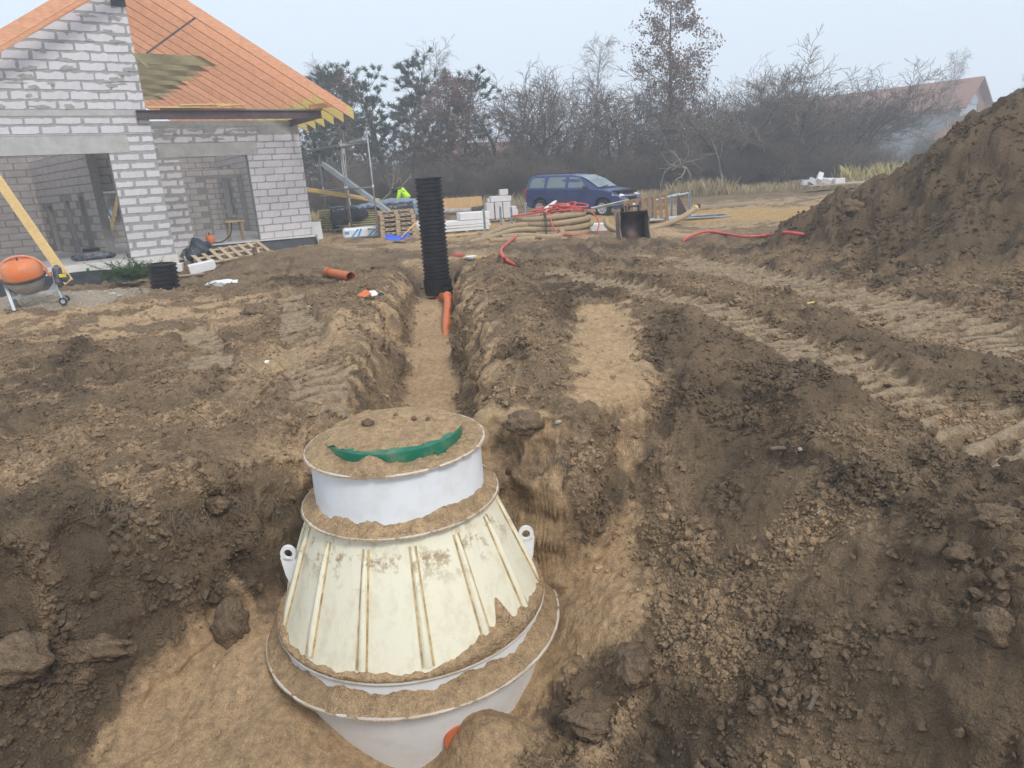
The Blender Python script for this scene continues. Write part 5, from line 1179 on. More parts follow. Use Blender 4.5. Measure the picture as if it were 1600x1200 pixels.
# ---------------- coir-wrapped drain hoses
def hose_coil():
    c = gp(866, 372); c = on_ray(864, 366, 20.8); c.z = gz(c.x, c.y)
    t = empty('drain_hose_coil', c, label='coil of brown coir-wrapped drain hose lying before the blue car', cat='drain hose')
    for i, (rx, ry, z, dx) in enumerate([(1.05, .85, .09, .0), (1.12, .8, .25, -.02), (1.0, .8, .41, .03), (.95, .7, .55, -.06)]):
        pts = [(dx + rx * math.cos(a) + .04 * math.sin(3 * a + i), ry * math.sin(a), z + .03 * math.sin(2 * a + i)) for a in np.linspace(0, 2 * math.pi, 40)[:-1]]
        MB().tube(pts, .082, 12, closed=True).build('loop', M['coco'], t, True)
    L = lambda px, py, Y: on_ray(px, py, Y) - c
    for k, pts in enumerate([[L(752, 372, 20.0), L(790, 356, 20.2), L(830, 351, 20.3), L(842, 356, 20.2), L(834, 361, 20.1)], [L(735, 379, 19.6), L(770, 370, 19.7), L(805, 360, 19.8), L(838, 359, 19.9)],
                             [L(785, 371, 19.4), L(815, 368, 19.4), L(850, 370, 19.5), L(874, 369, 19.7), L(878, 361, 19.9), L(866, 358, 20.1), L(850, 359, 20.2)], [L(766, 376, 19.2), L(800, 375, 19.2), L(835, 373, 19.4)]]):
        MB().tube(bez(pts, 6), .08, 12).build('hose_end', M['coco'], t, True, auto=.9)
    for x in (-.28, -.24):
        MB().tube([(x, -.96, .05), (x, -.98, .3), (x + .01, -.9, .55), (x, -.6, .66)], .012, 5).build('tie', M['rubber'], t, True)
    r = random.Random(4)
    tg = empty('conduit_tangle', c + Vector((.15, 0, .62)), label='tangle of red conduit heaped on the brown hose coil', cat='conduit')
    for i in range(7):
        a0 = r.uniform(0, 6.28); rx = r.uniform(.3, .75); ry = r.uniform(.25, .5); cx = r.uniform(-.2, .4); zz = .03 + i * .035
        pts = [(cx + rx * math.cos(a0 + s * 5.6), ry * math.sin(a0 + s * 5.6) - .15, zz + .05 * math.sin(s * 9 + i)) for s in np.linspace(0, 1, 26)]
        MB().tube(pts, .022, 7).build('strand', M['red_pipe'], tg, True)
    MB().tube(bez([(-1.35, -.3, .02), (-.8, -.35, .06), (-.3, -.3, .12), (.2, -.2, .18)], 6), .028, 7).build('strand', M['red_pipe'], tg, True)
    MB().tube(bez([(.6, -.3, .12), (.95, -.5, .0), (1.12, -.7, -.3), (1.02, -.85, -.55)], 6), .02, 7).build('strand', M['red_pipe'], tg, True)
    MB().tube(bez([(-.2, -.7, .0), (-.25, -.95, -.2), (-.1, -1.05, -.45), (.3, -1.1, -.55), (.8, -1.0, -.57)], 6), .02, 7).build('strand', M['red_pipe'], tg, True)
    w = clod_mesh('paper_scrap', 160, .14, 3, M['white_foam'], (1.6, .6, .5)); COL.objects.link(w); w.location = c + Vector((-.12, -.25, .80)); w.rotation_euler = (0, -.6, .2); tag(w, 'white paper scrap on the red conduit tangle', 'paper')
    w = clod_mesh('paper_scrap', 161, .09, 3, M['mixer_pink'], (1.2, .6, .7)); COL.objects.link(w); w.location = c + Vector((.34, -.25, .84)); tag(w, 'pink crumpled scrap on the red conduit tangle', 'paper')
hose_coil()
def ground_tube(pix, r, m, name, label, cat, lift=None):
    P = [gp(*p[:2]) + Vector((0, 0, r * .7 + (p[2] if len(p) > 2 else 0))) for p in pix]
    return tag(MB().tube(bez(P, 8), r, 8).build(name, m, None, True, auto=.9), label, cat)
ground_tube([(822, 372, .12), (812, 374, .12), (798, 383, .08), (785, 394, .07), (784, 404, .06), (791, 411, .05), (803, 414, -.02)], .034, M['red_pipe'], 'red_conduit', 'red conduit bent in a hook shape on the dark soil', 'conduit')
ground_tube([(1066, 377, -.02), (1085, 372, .05), (1108, 368, .08), (1135, 371, .04), (1165, 374, .02), (1200, 372, .03), (1225, 370, .03), (1256, 369, .02)], .03, M['red_pipe'], 'red_conduit', 'long red conduit running towards the tall soil heap', 'conduit')
h = [on_ray(947, 343, 20.8), on_ray(949, 352, 20.6), on_ray(962, 359, 20.5), on_ray(985, 361, 20.5), on_ray(1020, 357, 20.7), on_ray(1050, 347, 21.2), on_ray(1072, 336, 21.6), on_ray(1087, 325, 21.9)]
dh = empty('drain_hose', h[3], label='brown drain hose with a black cap rising behind the bucket', cat='drain hose')
MB().tube([p - h[3] for p in bez(h, 6)], .085, 12).build('hose', M['coco'], dh, True, auto=.9)
e = (h[-1] - h[-2]).normalized(); MB().tube([h[-1] - h[3], h[-1] - h[3] + e * .16], .075, 12).build('cap', M['rubber'], dh, True, auto=.9); MB().tube([h[-1] - h[3] - e * .06, h[-1] - h[3] + e * .03], .095, 12).build('collar', M['yellow_wood'], dh, True, auto=.9)
# excavator bucket
def exc_bucket():
    p = gp(991, 374); t = empty('excavator_bucket', (p.x, p.y, p.z - .05), math.radians(4), 'rusty dark excavator bucket standing with its mouth towards the trench', 'excavator bucket')
    W_ = .66; prof = [(-.22, .0), (-.02, -.02), (.22, .05), (.33, .22), (.33, .45), (.22, .64), (.05, .70)]
    V = [(x, y, z) for x in (-W_ / 2, W_ / 2) for y, z in prof]; k = len(prof)
    sh = mesh_obj('shell', V, [(i, i + 1, k + i + 1, k + i) for i in range(k - 1)], M['dark_steel'], t, True); sh.modifiers.new('t', 'SOLIDIFY').thickness = .025
    for s in (-1, 1):
        MB().prism([(-.24, -.02), (.22, .03), (.34, .22), (.34, .46), (.22, .66), (.03, .72), (-.06, .55), (-.04, .30)], s * W_ / 2 - .014 + s * .016, s * W_ / 2 + .014 + s * .016, 'yz').build('side_plate', M['rust'], t)
        MB().prism([(-.01, .69), (.18, .69), (.14, .84), (.04, .84)], s * .15 - .02, s * .15 + .02, 'yz').build('ear', M['dark_steel'], t)
    MB().bar((-W_ / 2, -.24, .0), (W_ / 2, -.24, .0), .07, .03).build('cutting_edge', M['rust'], t)
    MB().tube([(-.2, .09, .80), (.2, .09, .80)], .022, 10).build('pin', M['dark_steel'], t, True)
    b = on_ray(975, 373, 18.9); bb_ = on_ray(963, 327, 19.2)
    o = MB().bar(b, bb_, .20, .04, (0, 1, 0)).build('steel_plate', M['rust']); tag(o, 'worn steel plate leaning against the excavator bucket', 'steel plate')
exc_bucket()
p = on_ray(1008, 345, 23.0)
pallet((p.x, p.y, gz(p.x, p.y) + .42), (math.radians(96), math.radians(-6), math.radians(6)), M['brown_pallet'], 'dark brown pallet standing on edge among the galvanised posts', slats=8, L=1.45, Wd=.85)
def bundle(a, b, n, r, spread, m, label, seed):
    rr = random.Random(seed); t = empty('tube_bundle', a, label=label, cat='steel tubes')
    for i in range(n):
        o = Vector((rr.uniform(-1, 1), rr.uniform(-1, 1) * 2, rr.uniform(-.6, .6))) * spread; o2 = o + Vector((rr.uniform(-.3, .3), 0, rr.uniform(-.05, .05)))
        MB().tube([o, b - a + o2], r, 7).build('tube', m, t, True, auto=.9)
bundle(on_ray(1020, 313, 25.0), on_ray(1062, 303, 26.5), 7, .03, .10, M['galv'], 'bundle of galvanised tubes lying high behind the brown pallet', 2)
bundle(on_ray(990, 347, 22.6), on_ray(1085, 339, 23.8), 5, .04, .07, M['galv'], 'low bundle of galvanised tubes beneath the brown pallet', 3)
bundle(on_ray(1065, 341, 22.8), on_ray(1123, 339, 23.6), 8, .03, .10, M['alu'], 'dark bundle of tubes lying right of the hose', 5)
bundle(on_ray(925, 326, 24.4), on_ray(985, 314, 24.2), 3, .03, .06, M['galv'], 'three grey tubes sticking out in front of the car wheel', 6)
o = on_ray(1058, 338, 24.8); put('steel_gusset', MB().prism([(0, 0), (.42, 0), (.02, .75)], 0, .03), M['dark_steel'], (o.x, o.y, o.z), .1, 'dark triangular steel plate beside the galvanised post', 'steel plate')
block_at(915, 361, (1.2, .5, .22), .1, 'foam_slab', M['white_foam'], 'white foam slab on the ground right of the hose coil', 'foam block')
for i, (px, py, L, lb) in enumerate([(1135, 337, 2.6, 'long pale beam lying beside the sand track'), (1190, 372, .01, '')][:1]):
    block_at(px, py - 14, (L, .12, .1), .12, 'beam', M['wood_grey'], lb, 'beam')
# small debris pile right: tumbled blocks on boards
dp = on_ray(1290, 304, 35.0); dp.z = gz(dp.x, dp.y)
for i in range(5):
    put('board', MB().box((0, 0, .03), (3.2 - .3 * i, .28, .05)), M['wood_grey'], (dp.x + .4 + .2 * i, dp.y - .6 + .3 * i, dp.z + .22), .08, ['front', 'second', 'third', 'fourth', 'rear'][i] + ' weathered board of the low platform under the tumbled blocks', 'board', 'platform boards')
for i, (x, y, z, rx, ry, rz) in enumerate([(-.75, 0, .28, .2, .5, .3), (-.45, .1, .5, .5, -.6, 1.0), (-.2, .0, .3, .1, .3, -.4), (.1, .1, .28, .1, .0, .5), (-1.0, .1, .26, 0, .1, .2), (.5, 0, .26, 0, 0, .3)]):
    put('rubble_block', MB().box((0, 0, .13), (.58, .24, .26)), M['block'], (dp.x + x, dp.y + y - .2, dp.z + z), rot=(rx, ry, rz), label=['left tilted', 'topmost upended', 'middle', 'right flat', 'leftmost low', 'rightmost'][i] + ' white block of the tumbled heap on boards', cat='block', group='tumbled white blocks', bevel=.015)
rag_heap(1330, 328, .3, M['clod'], 'soil_lump', 'earth lump at the far edge of the sand track', 'soil lump', 170)
# hand tools on soil near the chamber
bits(741, 403, M['yellow_wood'], 'hammer_handle', 'pale wooden tool handle lying right of the chamber pipe', 'tool handle', (.5, .04, .04), .15)
bits(716, 401, M['red_pipe'], 'red_tool', 'short red tool grip lying right of the chamber pipe', 'tool', (.3, .05, .05), -.3)
g = gp(736, 407, .0); put('white_bowl', MB().lathe([(0, .01), (.07, .01), (.13, .08), (.12, .085), (.06, .03), (0, .025)], 20), M['white_foam'], g, 0, 'small white bowl lying on the soil near the red tool', 'bowl', smooth=True)
# sticks, litter, larger clods that can be told apart
def stick(px, py, L, r, rz, label, m='stick'):
    g = gp(px, py, r * .6); rr = random.Random(int(px)); P = [Vector((L * (s - .5), rr.uniform(-.03, .03) * L, rr.uniform(0, .02) * L)) for s in (0, .25, .5, .75, 1)]
    mb = MB(); mb.tube(bez(P, 4), r, 7); mb.tube([P[2], P[2] + Vector((.1 * L, .1 * L, .02))], r * .5, 5); put('stick', mb, M[m], g, rz, label, 'stick', smooth=True)
M['stick'] = mat('dead_stick', (.16, .125, .095), .9, .25, 10, rand=.2)
stick(1246, 590, .42, .018, -.05, 'dark stick lying along the edge of the right track'); stick(1225, 702, .18, .014, .1, 'short dark stick on the right slope beside small stones'); stick(1340, 562, .14, .008, 1.9, 'thin grey stick standing out of the track mud')
stick(1258, 476, .35, .014, .5, 'pale splintered stick on the track by the heap', 'yellow_wood'); stick(1275, 1090, .22, .012, .9, 'thin dark stick low on the right slope')
for i, (px, py, r, m, lb) in enumerate([(872, 660, .016, 'cement', 'small pale stone on the back rim of the pit'), (1250, 703, .014, 'cement', 'tiny pale stone beside the short stick'), (1211, 1131, .010, 'white_foam', 'tiny white pebble low on the right slope'), (417, 566, .025, 'white_foam', 'white scrap beside the left tread marks'), (1087, 870, .028, 'clod_pale', 'pale clod in the middle of the right slope'), (1283, 800, .014, 'cement', 'greyish stone high on the right slope')]):
    rag_heap(px, py, r, M[m], 'stone', lb, 'stone', 180 + i, (1.2, 1, .8))
for i, (px, py, r, fl, lb) in enumerate([(25, 1045, .15, (1, 1, .95), 'big round brown clod at the left edge of the pit'), (148, 1020, .13, (1.5, .9, .65), 'big elongated clod lying right of the round clod'), (205, 1018, .05, (1, 1, .8), 'small clod right of the elongated clod'), (135, 1060, .075, (1, 1, .9), 'medium clod below the elongated clod'),
        (362, 985, .15, (.8, .9, 1.1), 'angular clod leaning against the left pit wall'), (820, 668, .10, (1.1, 1, .9), 'large dark clod on the back rim beside the trench'), (1553, 810, .055, (1.2, 1, .9), 'large clod on the right slope near the track'), (1555, 985, .07, (.9, .9, 1.2), 'upright clod at the right edge of the slope'), (1500, 870, .06, (1.3, .8, .8), 'elongated clod on the right slope'),
        (990, 1050, .13, (1.2, 1, .7), 'dark earth lump at the sand edge right of the tank'), (930, 1130, .13, (1.6, 1, .55), 'broad dark earth lump in front right of the tank'), (1190, 1105, .045, (1.3, 1, .7), 'yellowish clod low on the right slope'), (340, 790, .06, (1, 1, 1), 'clod on the left rim of the pit'), (400, 490, .15, (1.1, 1, .8), 'dark rooty clod left of the tread marks'), (690, 800, .0, (1, 1, 1), '')][:14]):
    rag_heap(px, py, r, M['clod'], 'earth_clod', lb, 'earth clod', 210 + i, fl, up=r * .25)
def roots():
    mb = MB(); rr = random.Random(12)
    def tuft(px, py, n, L, sp):
        n = int(n * .5); sp *= 1.8
        g = gp(px, py, .02)
        for i in range(n):
            p = g + Vector((rr.gauss(0, sp), rr.gauss(0, .03), rr.uniform(-.04, .03))); d = Vector((rr.uniform(-.5, .5), rr.uniform(-.9, -.1), rr.uniform(-1.3, .3))).normalized(); l = L * rr.uniform(.4, 1.2)
            q_ = p + d * l * .5; r_ = q_ + (d + Vector((rr.uniform(-.4, .4), 0, -.7))).normalized() * l * .5; mb.tube([p, q_, r_], [.0022, .0018, .0008], 3, False)
    for a in [(290, 815, 60, .16, .06), (250, 800, 40, .14, .06), (410, 790, 60, .15, .07), (440, 800, 40, .16, .04), (900, 712, 70, .15, .08), (960, 700, 70, .14, .07), (1000, 705, 50, .14, .05), (350, 780, 40, .12, .06), (860, 715, 40, .12, .05), (1010, 740, 30, .12, .04), (200, 790, 40, .12, .08), (400, 492, 60, .16, .1)]: tuft(*a)
    tag(mb.build('grass_roots', M['stick']), 'fine dry roots hanging from the cut edges of the pit', kind='stuff')
roots()

# ------------------------------------------------------------------ car
M['car_blue'] = mat('car_paint', (.034, .054, .165), .25, .06, 3, spec=.6, dirt=(.12, .11, .11), dirt_amt=.2, dscale=2)
M['car_trim'] = mat('car_trim', (.045, .05, .075), .55, .1, 5)
M['car_glass'] = mat('car_glass', (.16, .20, .215), .06, .1, 3, spec=.9)
M['lamp'] = mat('headlamp', (.75, .76, .75), .15, .05, 6, spec=.8); M['red_lamp'] = mat('tail_lamp', (.50, .03, .03), .2, .1, 6, spec=.8)
M['chrome'] = mat('chrome', (.7, .71, .73), .2, .03, metal=.9); M['rim'] = mat('wheel_cover', (.55, .56, .57), .4, .08, 6, metal=.3)
M['dark_in'] = mat('wheel_well', (.012, .012, .013), .9, .1)
def car():
    r_ = on_ray(866, 331, 29.6); f_ = on_ray(957, 338, 27.5); c = (r_ + f_) / 2; rz = math.atan2(-.62, .785)
    t = empty('car', (c.x, c.y, gz(c.x, c.y) + .0), rz, 'dark blue estate car parked on the sand with its rear door open', 'car'); t.rotation_euler = (0, math.radians(1.6), rz)
    def arch(cx, n=9): return [(cx + .385 * math.cos(a), .33 + .385 * math.sin(a)) for a in np.linspace(0, math.pi, n)]
    P = [(-2.17, .40), (-2.21, .62), (-2.19, .98), (-2.15, 1.06), (1.0, 1.05), (1.45, 1.00), (1.85, .91), (2.12, .78), (2.21, .62), (2.21, .40), (2.12, .29), (1.42 + .395, .29)]
    P += arch(1.42)[1:-1] + [(1.02, .29), (-1.08, .29)] + arch(-1.48)[1:-1] + [(-1.88, .30)]
    mb = MB(); n = len(P); hw = lambda x, z: (.865 - .10 * max(0, (x - 1.5)) ** 1.2 * 1.2 - .05 * max(0, -x - 1.9) - .04 * max(0, z - .75) - .03 * max(0, .45 - z))
    V = [(x, -hw(x, z), z) for x, z in P] + [(x, hw(x, z), z) for x, z in P]
    mb.add(V, [tuple(range(n)), tuple(range(2 * n - 1, n - 1, -1))] + [(i, i + n, (i + 1) % n + n, (i + 1) % n) for i in range(n)])
    body = mb.build('body', M['car_blue'], t, True, bevel=.035, auto=.5)
    # greenhouse
    g = MB(); zb, zt = 1.04, 1.545
    rows = [[(-2.17, .82, zb), (-1.9, .835, zb), (.75, .835, zb), (1.18, .78, zb)], [(-2.10, .72, 1.36), (-1.9, .735, 1.36), (.35, .735, 1.36), (.62, .70, 1.36)], [(-2.00, .63, zt - .01), (-1.8, .66, zt), (-.1, .66, zt + .01), (.18, .62, zt - .02)], [(-1.9, .3, zt + .035), (-1.75, .3, zt + .04), (-.15, .3, zt + .045), (.10, .3, zt + .02)]]
    V = []; k = 4
    for R in rows: V += [(x, -y, z) for x, y, z in R]
    for R in rows[::-1]: V += [(x, y, z) for x, y, z in R]
    m_ = len(rows) * 2; Fs = [(j * k + i, j * k + i + 1, (j + 1) * k + i + 1, (j + 1) * k + i) for j in range(m_ - 1) for i in range(k - 1)]
    Fs += [tuple(j * k + 3 for j in range(m_)), tuple(j * k for j in range(m_))[::-1]]
    g.add(V, Fs); g.build('roof', M['car_blue'], t, True, auto=.55)
    yl = lambda z: .835 + (z - zb) / (1.36 - zb) * (.735 - .835) if z < 1.36 else .735 + (z - 1.36) / (zt - 1.36) * (.66 - .735)
    def glass(pts, s, name='side_window', m=M['car_glass']):
        o = MB(); V = [(x, s * (yl(z) + .006), z) for x, z in pts]; nn = len(V); o.add(V, [tuple(range(nn)) if s < 0 else tuple(range(nn - 1, -1, -1))]); return o.build(name, m, t)
    for s in (-1, 1):
        glass([(-1.98, 1.10), (-1.30, 1.10), (-1.26, 1.36), (-1.30, 1.47), (-1.85, 1.47), (-1.95, 1.36)], s)
        glass([(-1.16, 1.09), (-.28, 1.09), (-.28, 1.36), (-.30, 1.49), (-1.08, 1.49), (-1.12, 1.36)], s)
        glass([(-.14, 1.09), (.72, 1.09), (.42, 1.36), (.22, 1.47), (-.14, 1.49)], s)
        MB().bar((-.95, s * .874, .60), (.55, s * .874, .60), .012, .07).build('side_moulding', M['car_trim'], t)
        for x in (-.21, -1.22, .86):
            MB().bar((x, s * .866, .36), (x, s * .851, 1.04), .012, .010).build('door_gap', M['dark_in'], t)
        MB().box((-.36, s * .862, .93), (.17, .03, .035)).build('door_handle', M['car_trim'], t); MB().box((-1.34, s * .862, .93), (.17, .03, .035)).build('door_handle', M['car_trim'], t)
        MB().box((.70, s * .955, 1.10), (.14, .20, .15)).build('mirror', M['car_trim'], t, bevel=.04)
        MB().tube(bez([(-1.85, s * .60, 1.56), (-1.7, s * .61, 1.62), (-.3, s * .61, 1.625), (-.12, s * .60, 1.57)], 6), .02, 8).build('roof_rail', M['car_trim'], t, True)
        h = MB(); V = [(2.165, s * .42, .76), (2.13, s * .80, .76), (1.86, s * .845, .80), (1.78, s * .80, .92), (1.98, s * .55, .885)]; h.add(V + [(x - .06, y * .97, z - .02) for x, y, z in V], [(0, 1, 2, 3, 4), (9, 8, 7, 6, 5)] + [(i, i + 5, (i + 1) % 5 + 5, (i + 1) % 5) for i in range(5)]); h.build('headlight', M['lamp'], t)
        MB().box((-2.185, s * .80, .86), (.09, .10, .42)).build('tail_light', M['red_lamp'], t, bevel=.02)
    w = MB(); w.add([(1.135, -.70, 1.075), (1.135, .70, 1.075), (.66, .66, 1.36), (.245, .575, 1.525), (.245, -.575, 1.525), (.66, -.66, 1.36)], [(0, 1, 2, 5), (5, 2, 3, 4)]); w_o = w.build('windscreen', M['car_glass'], t, loc=(.014, 0, .012))
    MB().bar((1.20, -.55, 1.075), (1.08, .15, 1.13), .02, .02).build('wiper', M['dark_in'], w_o)
    MB().bar((2.19, -.40, .76), (2.19, .40, .76), .05, .06).build('grille_bar', M['chrome'], t); MB().box((2.19, 0, .66), (.06, .80, .11)).build('grille', M['dark_in'], t)
    MB().box((2.17, 0, .42), (.16, 1.58, .17)).build('front_bumper', M['car_trim'], t, bevel=.04); MB().box((-2.20, 0, .48), (.12, 1.66, .26)).build('rear_bumper', M['car_trim'], t, bevel=.04)
    MB().box((2.257, 0, .44), (.012, .52, .11)).build('number_plate', M['label_paper'], t)
    MB().bb((-2.05, -.70, .33), (2.05, .70, .95)).build('underbody', M['dark_in'], t)
    ax = Matrix.Rotation(math.pi / 2, 3, 'X')
    for x in (1.42, -1.48):
        for s in (-1, 1):
            wl = MB(); wl.lathe([(.20, -.10), (.29, -.105), (.318, -.07), (.322, 0), (.318, .07), (.29, .105), (.20, .10)], 32, (x, s * .775, .322), axis=ax); wo = wl.build('wheel', M['rubber'], t, True, auto=.6)
            rm = MB(); rm.lathe([(.0, .075), (.05, .085), (.09, .07), (.16, .085), (.205, .10), (.205, -.10), (.16, -.085), (.09, -.07), (.05, -.085), (.0, -.075)], 32, (x, s * .775, .322), axis=ax); rm.build('rim', M['rim'], wo, True, auto=.6)
            for q in range(8):
                a = q * math.pi / 4; MB().box((x + .135 * math.cos(a), s * .775 + s * .082, .322 + .135 * math.sin(a)), (.035, .02, .035)).build('rim_hole', M['dark_in'], wo)
    # open rear door on the far side
    d = Vector((-.72, .16, 0)); p0 = Vector((-2.20, .80, 0)); d2 = MB(); th = Vector((.03, .08, 0))
    pr = [(0, .46), (1, .46), (1, 1.15), (.96, 1.40), (.78, 1.57), (0.1, 1.58), (0, 1.50)]
    V = [p0 + d * a + Vector((0, 0, z)) for a, z in pr]; V += [v + th for v in V]; k = len(pr)
    d2.add(V, [tuple(range(k)), tuple(range(2 * k - 1, k - 1, -1))] + [(i, i + k, (i + 1) % k + k, (i + 1) % k) for i in range(k)]); do = d2.build('rear_door', M['car_blue'], t, bevel=.015)
    gw = MB(); V = [p0 + d * a + Vector((0, 0, z)) - th * .08 for a, z in ((.18, 1.06), (.82, 1.06), (.80, 1.36), (.70, 1.46), (.20, 1.46))]; gw.add(V, [(0, 1, 2, 3, 4)]); gw.build('window', M['car_glass'], do)
    MB().bar(p0 + d * .1 + Vector((-.01, -.02, .90)), p0 + d * .9 + Vector((-.01, -.02, .90)), .03, .06).build('handle_strip', M['chrome'], do)
car()

# ------------------------------------------------------------------ vegetation
M['bark'] = mat('bark_dark', (.105, .088, .072), .95, .25, 6); M['twig'] = mat('bare_twigs', (.19, .152, .125), .95, .2, 3, rand=.35)
M['birch_bark'] = mat('birch_bark', (.58, .55, .51), .85, .12, 5, dirt=(.12, .10, .09), dirt_amt=.8, dscale=9); M['birch_twig'] = mat('birch_twigs', (.27, .215, .185), .95, .15, 3)
M['needles'] = mat('pine_needles', (.105, .135, .095), .9, .3, 2.0, rand=.25); M['brown_leaf'] = mat('withered_leaves', (.20, .125, .095), .9, .3, 2.5)
M['straw'] = mat('dry_grass', (.42, .33, .19), .95, .25, 1.5); M['reed'] = mat('dry_reeds', (.50, .41, .17), .95, .2, 2)
def seg_mesh(segs, n=3):
    A = np.array([s[0] for s in segs]); B = np.array([s[1] for s in segs]); ra_ = np.array([s[2] for s in segs]); rb = np.array([s[3] for s in segs])
    d = B - A; d /= np.linalg.norm(d, axis=1, keepdims=True) + 1e-9; ref = np.where(np.abs(d[:, 2:3]) > .9, [[1., 0, 0]], [[0, 0, 1.]])
    x = np.cross(d, ref); x /= np.linalg.norm(x, axis=1, keepdims=True); y = np.cross(d, x); V = []
    for P, r in ((A, ra_), (B, rb)):
        for j in range(n): V.append(P + (x * math.cos(6.2832 * j / n) + y * math.sin(6.2832 * j / n)) * r[:, None])
    V = np.stack(V, 1); S = len(segs); b = (np.arange(S) * 2 * n)[:, None]; q = []
    for j in range(n): q.append(np.concatenate([b + j, b + (j + 1) % n, b + n + (j + 1) % n, b + n + j], 1))
    return V.reshape(-1, 3), np.concatenate(q)
def vn(v): return v / (np.linalg.norm(v) + 1e-9)
class Tree:
    def __init__(s, seed): s.r = np.random.RandomState(seed); s.trunk = []; s.br = []; s.tips = []
    def limb(s, p, d, L, r0, lev, spec):
        """grow one limb and its children"""
        sp = spec[lev]; k = sp['k']; st = L / k; out = s.trunk if lev == 0 else s.br; r1 = max(sp.get('rmin', .006), r0 * sp.get('taper', .25)); pts = [p]
        for i in range(k):
            d = vn(d + s.r.normal(0, sp['wig'], 3) + np.array([0, 0, sp['up']])); q = p + d * st
            ra_ = r0 + (r1 - r0) * i / k; rb = r0 + (r1 - r0) * (i + 1) / k; out.append((p, q, ra_, rb)); p = q; pts.append(p)
        if lev + 1 < len(spec):
            nx = spec[lev + 1]; n = max(1, int(round(nx['n'] * (.7 + .6 * s.r.rand()))))
            for i in range(n):
                t = nx['lo'] + (nx.get('hi', 1) - nx['lo']) * (i + s.r.rand()) / n; f = t * k; j = min(int(f), k - 1); b = pts[j] + (pts[j + 1] - pts[j]) * (f - j); ax = vn(pts[j + 1] - pts[j])
                a = s.r.rand() * 6.28 if 'gold' not in nx else i * 2.4 + s.r.normal(0, .3); o = vn(np.cross(ax, [.3, .5, .8])); o2 = np.cross(ax, o); an = math.radians(nx['ang'] + s.r.normal(0, nx.get('av', 10)))
                dd = ax * math.cos(an) + (o * math.cos(a) + o2 * math.sin(a)) * math.sin(an); ll = L * nx['len'] * (1 - nx.get('cone', 0) * t) * (.65 + .6 * s.r.rand())
                s.limb(b, dd, ll, max(nx.get('rmin', .006), (r0 + (r1 - r0) * t) * nx.get('rr', .5)), lev + 1, spec)
        if lev == len(spec) - 1 or lev >= len(spec) - 2: s.tips.append((p, d))
TW = .014
def spec_bare(H): return [dict(k=6, wig=.16, up=.05, taper=.35), dict(n=7, lo=.25, ang=42, len=.62, k=5, wig=.2, up=.07, rr=.6, taper=.3), dict(n=6, lo=.2, ang=45, len=.55, k=4, wig=.22, up=.05, rr=.5, rmin=TW), dict(n=7, lo=.12, ang=42, len=.52, k=3, wig=.2, up=.06, rr=.6, rmin=TW), dict(n=4, lo=.2, ang=38, len=.5, k=2, wig=.2, up=.05, rmin=TW * .8)]
def spec_birch(H): return [dict(k=12, wig=.035, up=.05, taper=.12), dict(n=34, lo=.28, hi=.98, ang=38, len=.30, cone=.6, k=5, wig=.10, up=.02, rr=.4, rmin=.012), dict(n=8, lo=.2, ang=35, len=.5, k=4, wig=.13, up=-.10, rmin=.008), dict(n=4, lo=.2, ang=32, len=.55, k=3, wig=.12, up=-.22, rmin=.006)]
def spec_alder(H): return [dict(k=12, wig=.03, up=.05, taper=.12), dict(n=52, lo=.12, hi=.98, ang=62, len=.36, cone=.72, k=5, wig=.10, up=.05, rr=.4, rmin=.012), dict(n=7, lo=.2, ang=42, len=.42, k=3, wig=.15, up=.02, rmin=.009), dict(n=3, lo=.2, ang=40, len=.5, k=2, wig=.15, up=-.05, rmin=.007)]
def spec_pine(H): return [dict(k=9, wig=.05, up=.05, taper=.2), dict(n=30, lo=.25, hi=.98, ang=60, len=.30, cone=.55, k=4, wig=.12, up=.10, rr=.45, rmin=.015), dict(n=6, lo=.25, ang=42, len=.5, k=3, wig=.14, up=.12, rmin=.01)]
def spec_bush(H): return [dict(k=5, wig=.14, up=.03, taper=.35), dict(n=8, lo=.12, ang=32, len=.62, k=4, wig=.17, up=.05, rr=.6, rmin=TW), dict(n=7, lo=.12, ang=36, len=.52, k=3, wig=.18, up=.04, rmin=TW), dict(n=5, lo=.1, ang=36, len=.5, k=2, wig=.18, up=.03, rmin=TW * .8)]
VEG = {}
